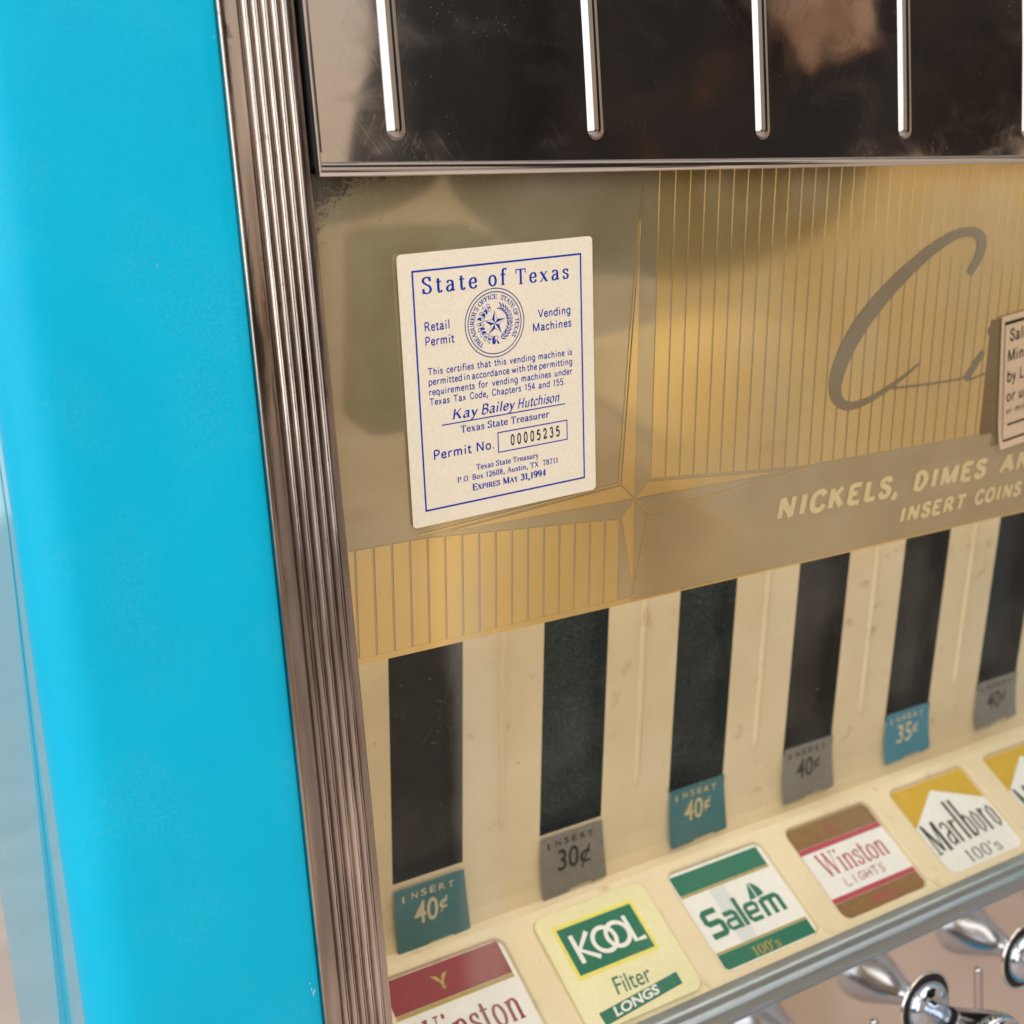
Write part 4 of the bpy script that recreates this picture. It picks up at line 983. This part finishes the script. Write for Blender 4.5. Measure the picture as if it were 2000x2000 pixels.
# ------------------------------------------------------------------ the person taking the picture (seen in the reflections)
def skin_body(name, verts, edges, radii, m, parent=None, rootv=0, sub=2):
    me = bpy.data.meshes.new(name); me.from_pydata([Vector(v) for v in verts], edges, []); me.materials.append(m)
    o = bpy.data.objects.new(name, me); C.objects.link(o)
    if parent: o.parent = parent
    s = o.modifiers.new('skin', 'SKIN'); s.use_smooth_shade = True
    for i, r in enumerate(radii):
        me.skin_vertices[0].data[i].radius = r if isinstance(r, tuple) else (r, r)
    me.skin_vertices[0].data[rootv].use_root = True
    b = o.modifiers.new('sub', 'SUBSURF'); b.levels = sub; b.render_levels = sub
    return o
JK = mat('dark_jacket', (.02, .014, .012), .8); _n = N(JK); _n.set('Base Color', _n.ramp(_n.noise(.045, 3, loc=(2, 1, 5)), [(.42, (.008, .007, .009)), (.58, (.022, .014, .012)), (.68, (.085, .036, .014))])); TRS = mk_flat('tan_trousers', (.80, .66, .50), .8); SK = mk_flat('skin', (.50, .33, .23), .5); HAIR = mk_flat('dark_hair', (.02, .012, .008), .6); PH = mat('phone_black', (.01, .01, .012), .3)
PX, PYY = .52, -.52
person = bpy.data.objects.new('person', None); C.objects.link(person); person.location = (0, 0, 0)
person['label'] = 'person in a dark jacket and tan trousers holding up a phone, reflected in the chrome'; person['category'] = 'person'
V = [(PX, PYY, -.19), (PX, PYY, .05), (PX, PYY, .16), (PX, PYY, .28), (PX - .16, PYY, .22), (PX - .27, PYY + .05, -.07), (PX - .42, PYY + .10, -.06),
     (PX + .24, PYY, .24), (PX + .56, PYY - .10, .16), (PX, PYY, .35)]
E_ = [(0, 1), (1, 2), (2, 3), (3, 4), (4, 5), (5, 6), (3, 7), (7, 8), (3, 9)]
Rr = [(.23, .13), (.23, .13), (.24, .14), (.17, .11), (.085, .085), (.05, .05), (.035, .035), (.15, .15), (.16, .16), (.07, .07)]
skin_body('jacket', V, E_, Rr, JK, person)
V = [(PX, PYY, -.16), (PX - .10, PYY, -.28), (PX - .11, PYY + .01, -.66), (PX - .12, PYY, -1.12), (PX - .12, PYY + .12, -1.15), (PX + .10, PYY, -.28), (PX + .11, PYY + .01, -.66), (PX + .12, PYY, -1.12), (PX + .12, PYY + .12, -1.15)]
E_ = [(0, 1), (1, 2), (2, 3), (3, 4), (0, 5), (5, 6), (6, 7), (7, 8)]
skin_body('trousers', V, E_, [(.17, .12), (.10, .10), (.07, .07), (.05, .05), (.04, .04), (.10, .10), (.07, .07), (.05, .05), (.04, .04)], TRS, person)
V = [(PX, PYY, .38), (PX, PYY + .01, .46), (PX, PYY + .02, .54), (PX, PYY + .02, .62), (PX, PYY + .12, .52)]
skin_body('head', V, [(0, 1), (1, 2), (2, 3), (2, 4)], [(.055, .055), (.07, .075), (.08, .095), (.06, .07), (.015, .012)], SK, person)
skin_body('hair', [(PX, PYY - .02, .50), (PX, PYY - .02, .60), (PX, PYY - .0, .66)], [(0, 1), (1, 2)], [(.085, .09), (.09, .10), (.05, .06)], HAIR, person)
def hand(wx, wy, wz, hx, hy, hz, sgn, fore=None, rs=1.0):
    d = Vector((hx - wx, hy - wy, hz - wz)).normalized()
    V = [(wx, wy, wz), tuple(Vector((hx, hy, hz)) - d * .05), (hx, hy, hz)]; E_ = [(0, 1), (1, 2)]; R_ = [(.028, .028), (.036, .022), (.034, .018)]
    if fore: V.append(fore); E_.append((0, 3)); R_.append((.042, .042))
    for q in range(4):
        b = len(V); k = Vector((hx, hy, hz)) + Vector((0, 0, .028 - .019 * q)); L = (.042, .047, .043, .034)[q]
        V += [tuple(k + d * .03), tuple(k + d * (.03 + L) + Vector((0, .012, 0))), tuple(k + d * (.04 + L) + Vector((0, .038, 0)))]
        E_ += [(2, b), (b, b + 1), (b + 1, b + 2)]; R_ += [(.0095, .0095), (.0088, .0088), (.0075, .0075)]
    b = len(V); V += [tuple(Vector((hx, hy, hz)) - d * .035 + Vector((0, .02, .04))), tuple(Vector((hx, hy, hz)) - d * .005 + Vector((0, .035, .065)))]
    E_ += [(1, b), (b, b + 1)]; R_ += [(.0125, .0125), (.0095, .0095)]
    skin_body('hand', V, E_, [(a * rs, b * rs) for a, b in R_], SK, person, 1, 2)
hand(PX - .42, PYY + .10, -.06, -.045, -.375, -.045, -1)
hand(.565, -.375, .11, .53, -.37, .15, 1, None, .5)
ph = root('phone', 'black phone held just behind the viewpoint', 'phone', (-10, -63.5, -8))
me_v, me_f = box(-23.5, -10.5, -58.2, -56.7, -22, -2.0)
mesh('phone_body', me_v, me_f, PH, ph, bevel=.3)
BG = mk_flat('dark_olive', (.10, .088, .05), .8)
V, F = box(30, 44.5, -64, -56, -36, -15.5)  # unseen box, put here for the dark shape it reflects in the panel
block = mesh('added_olive_block', V, F, BG, bevel=1.2); block['label'] = 'olive canvas shoulder bag hanging at the photographer\'s side'; block['category'] = 'block'  # not a real bag: unseen box added for its dark reflection
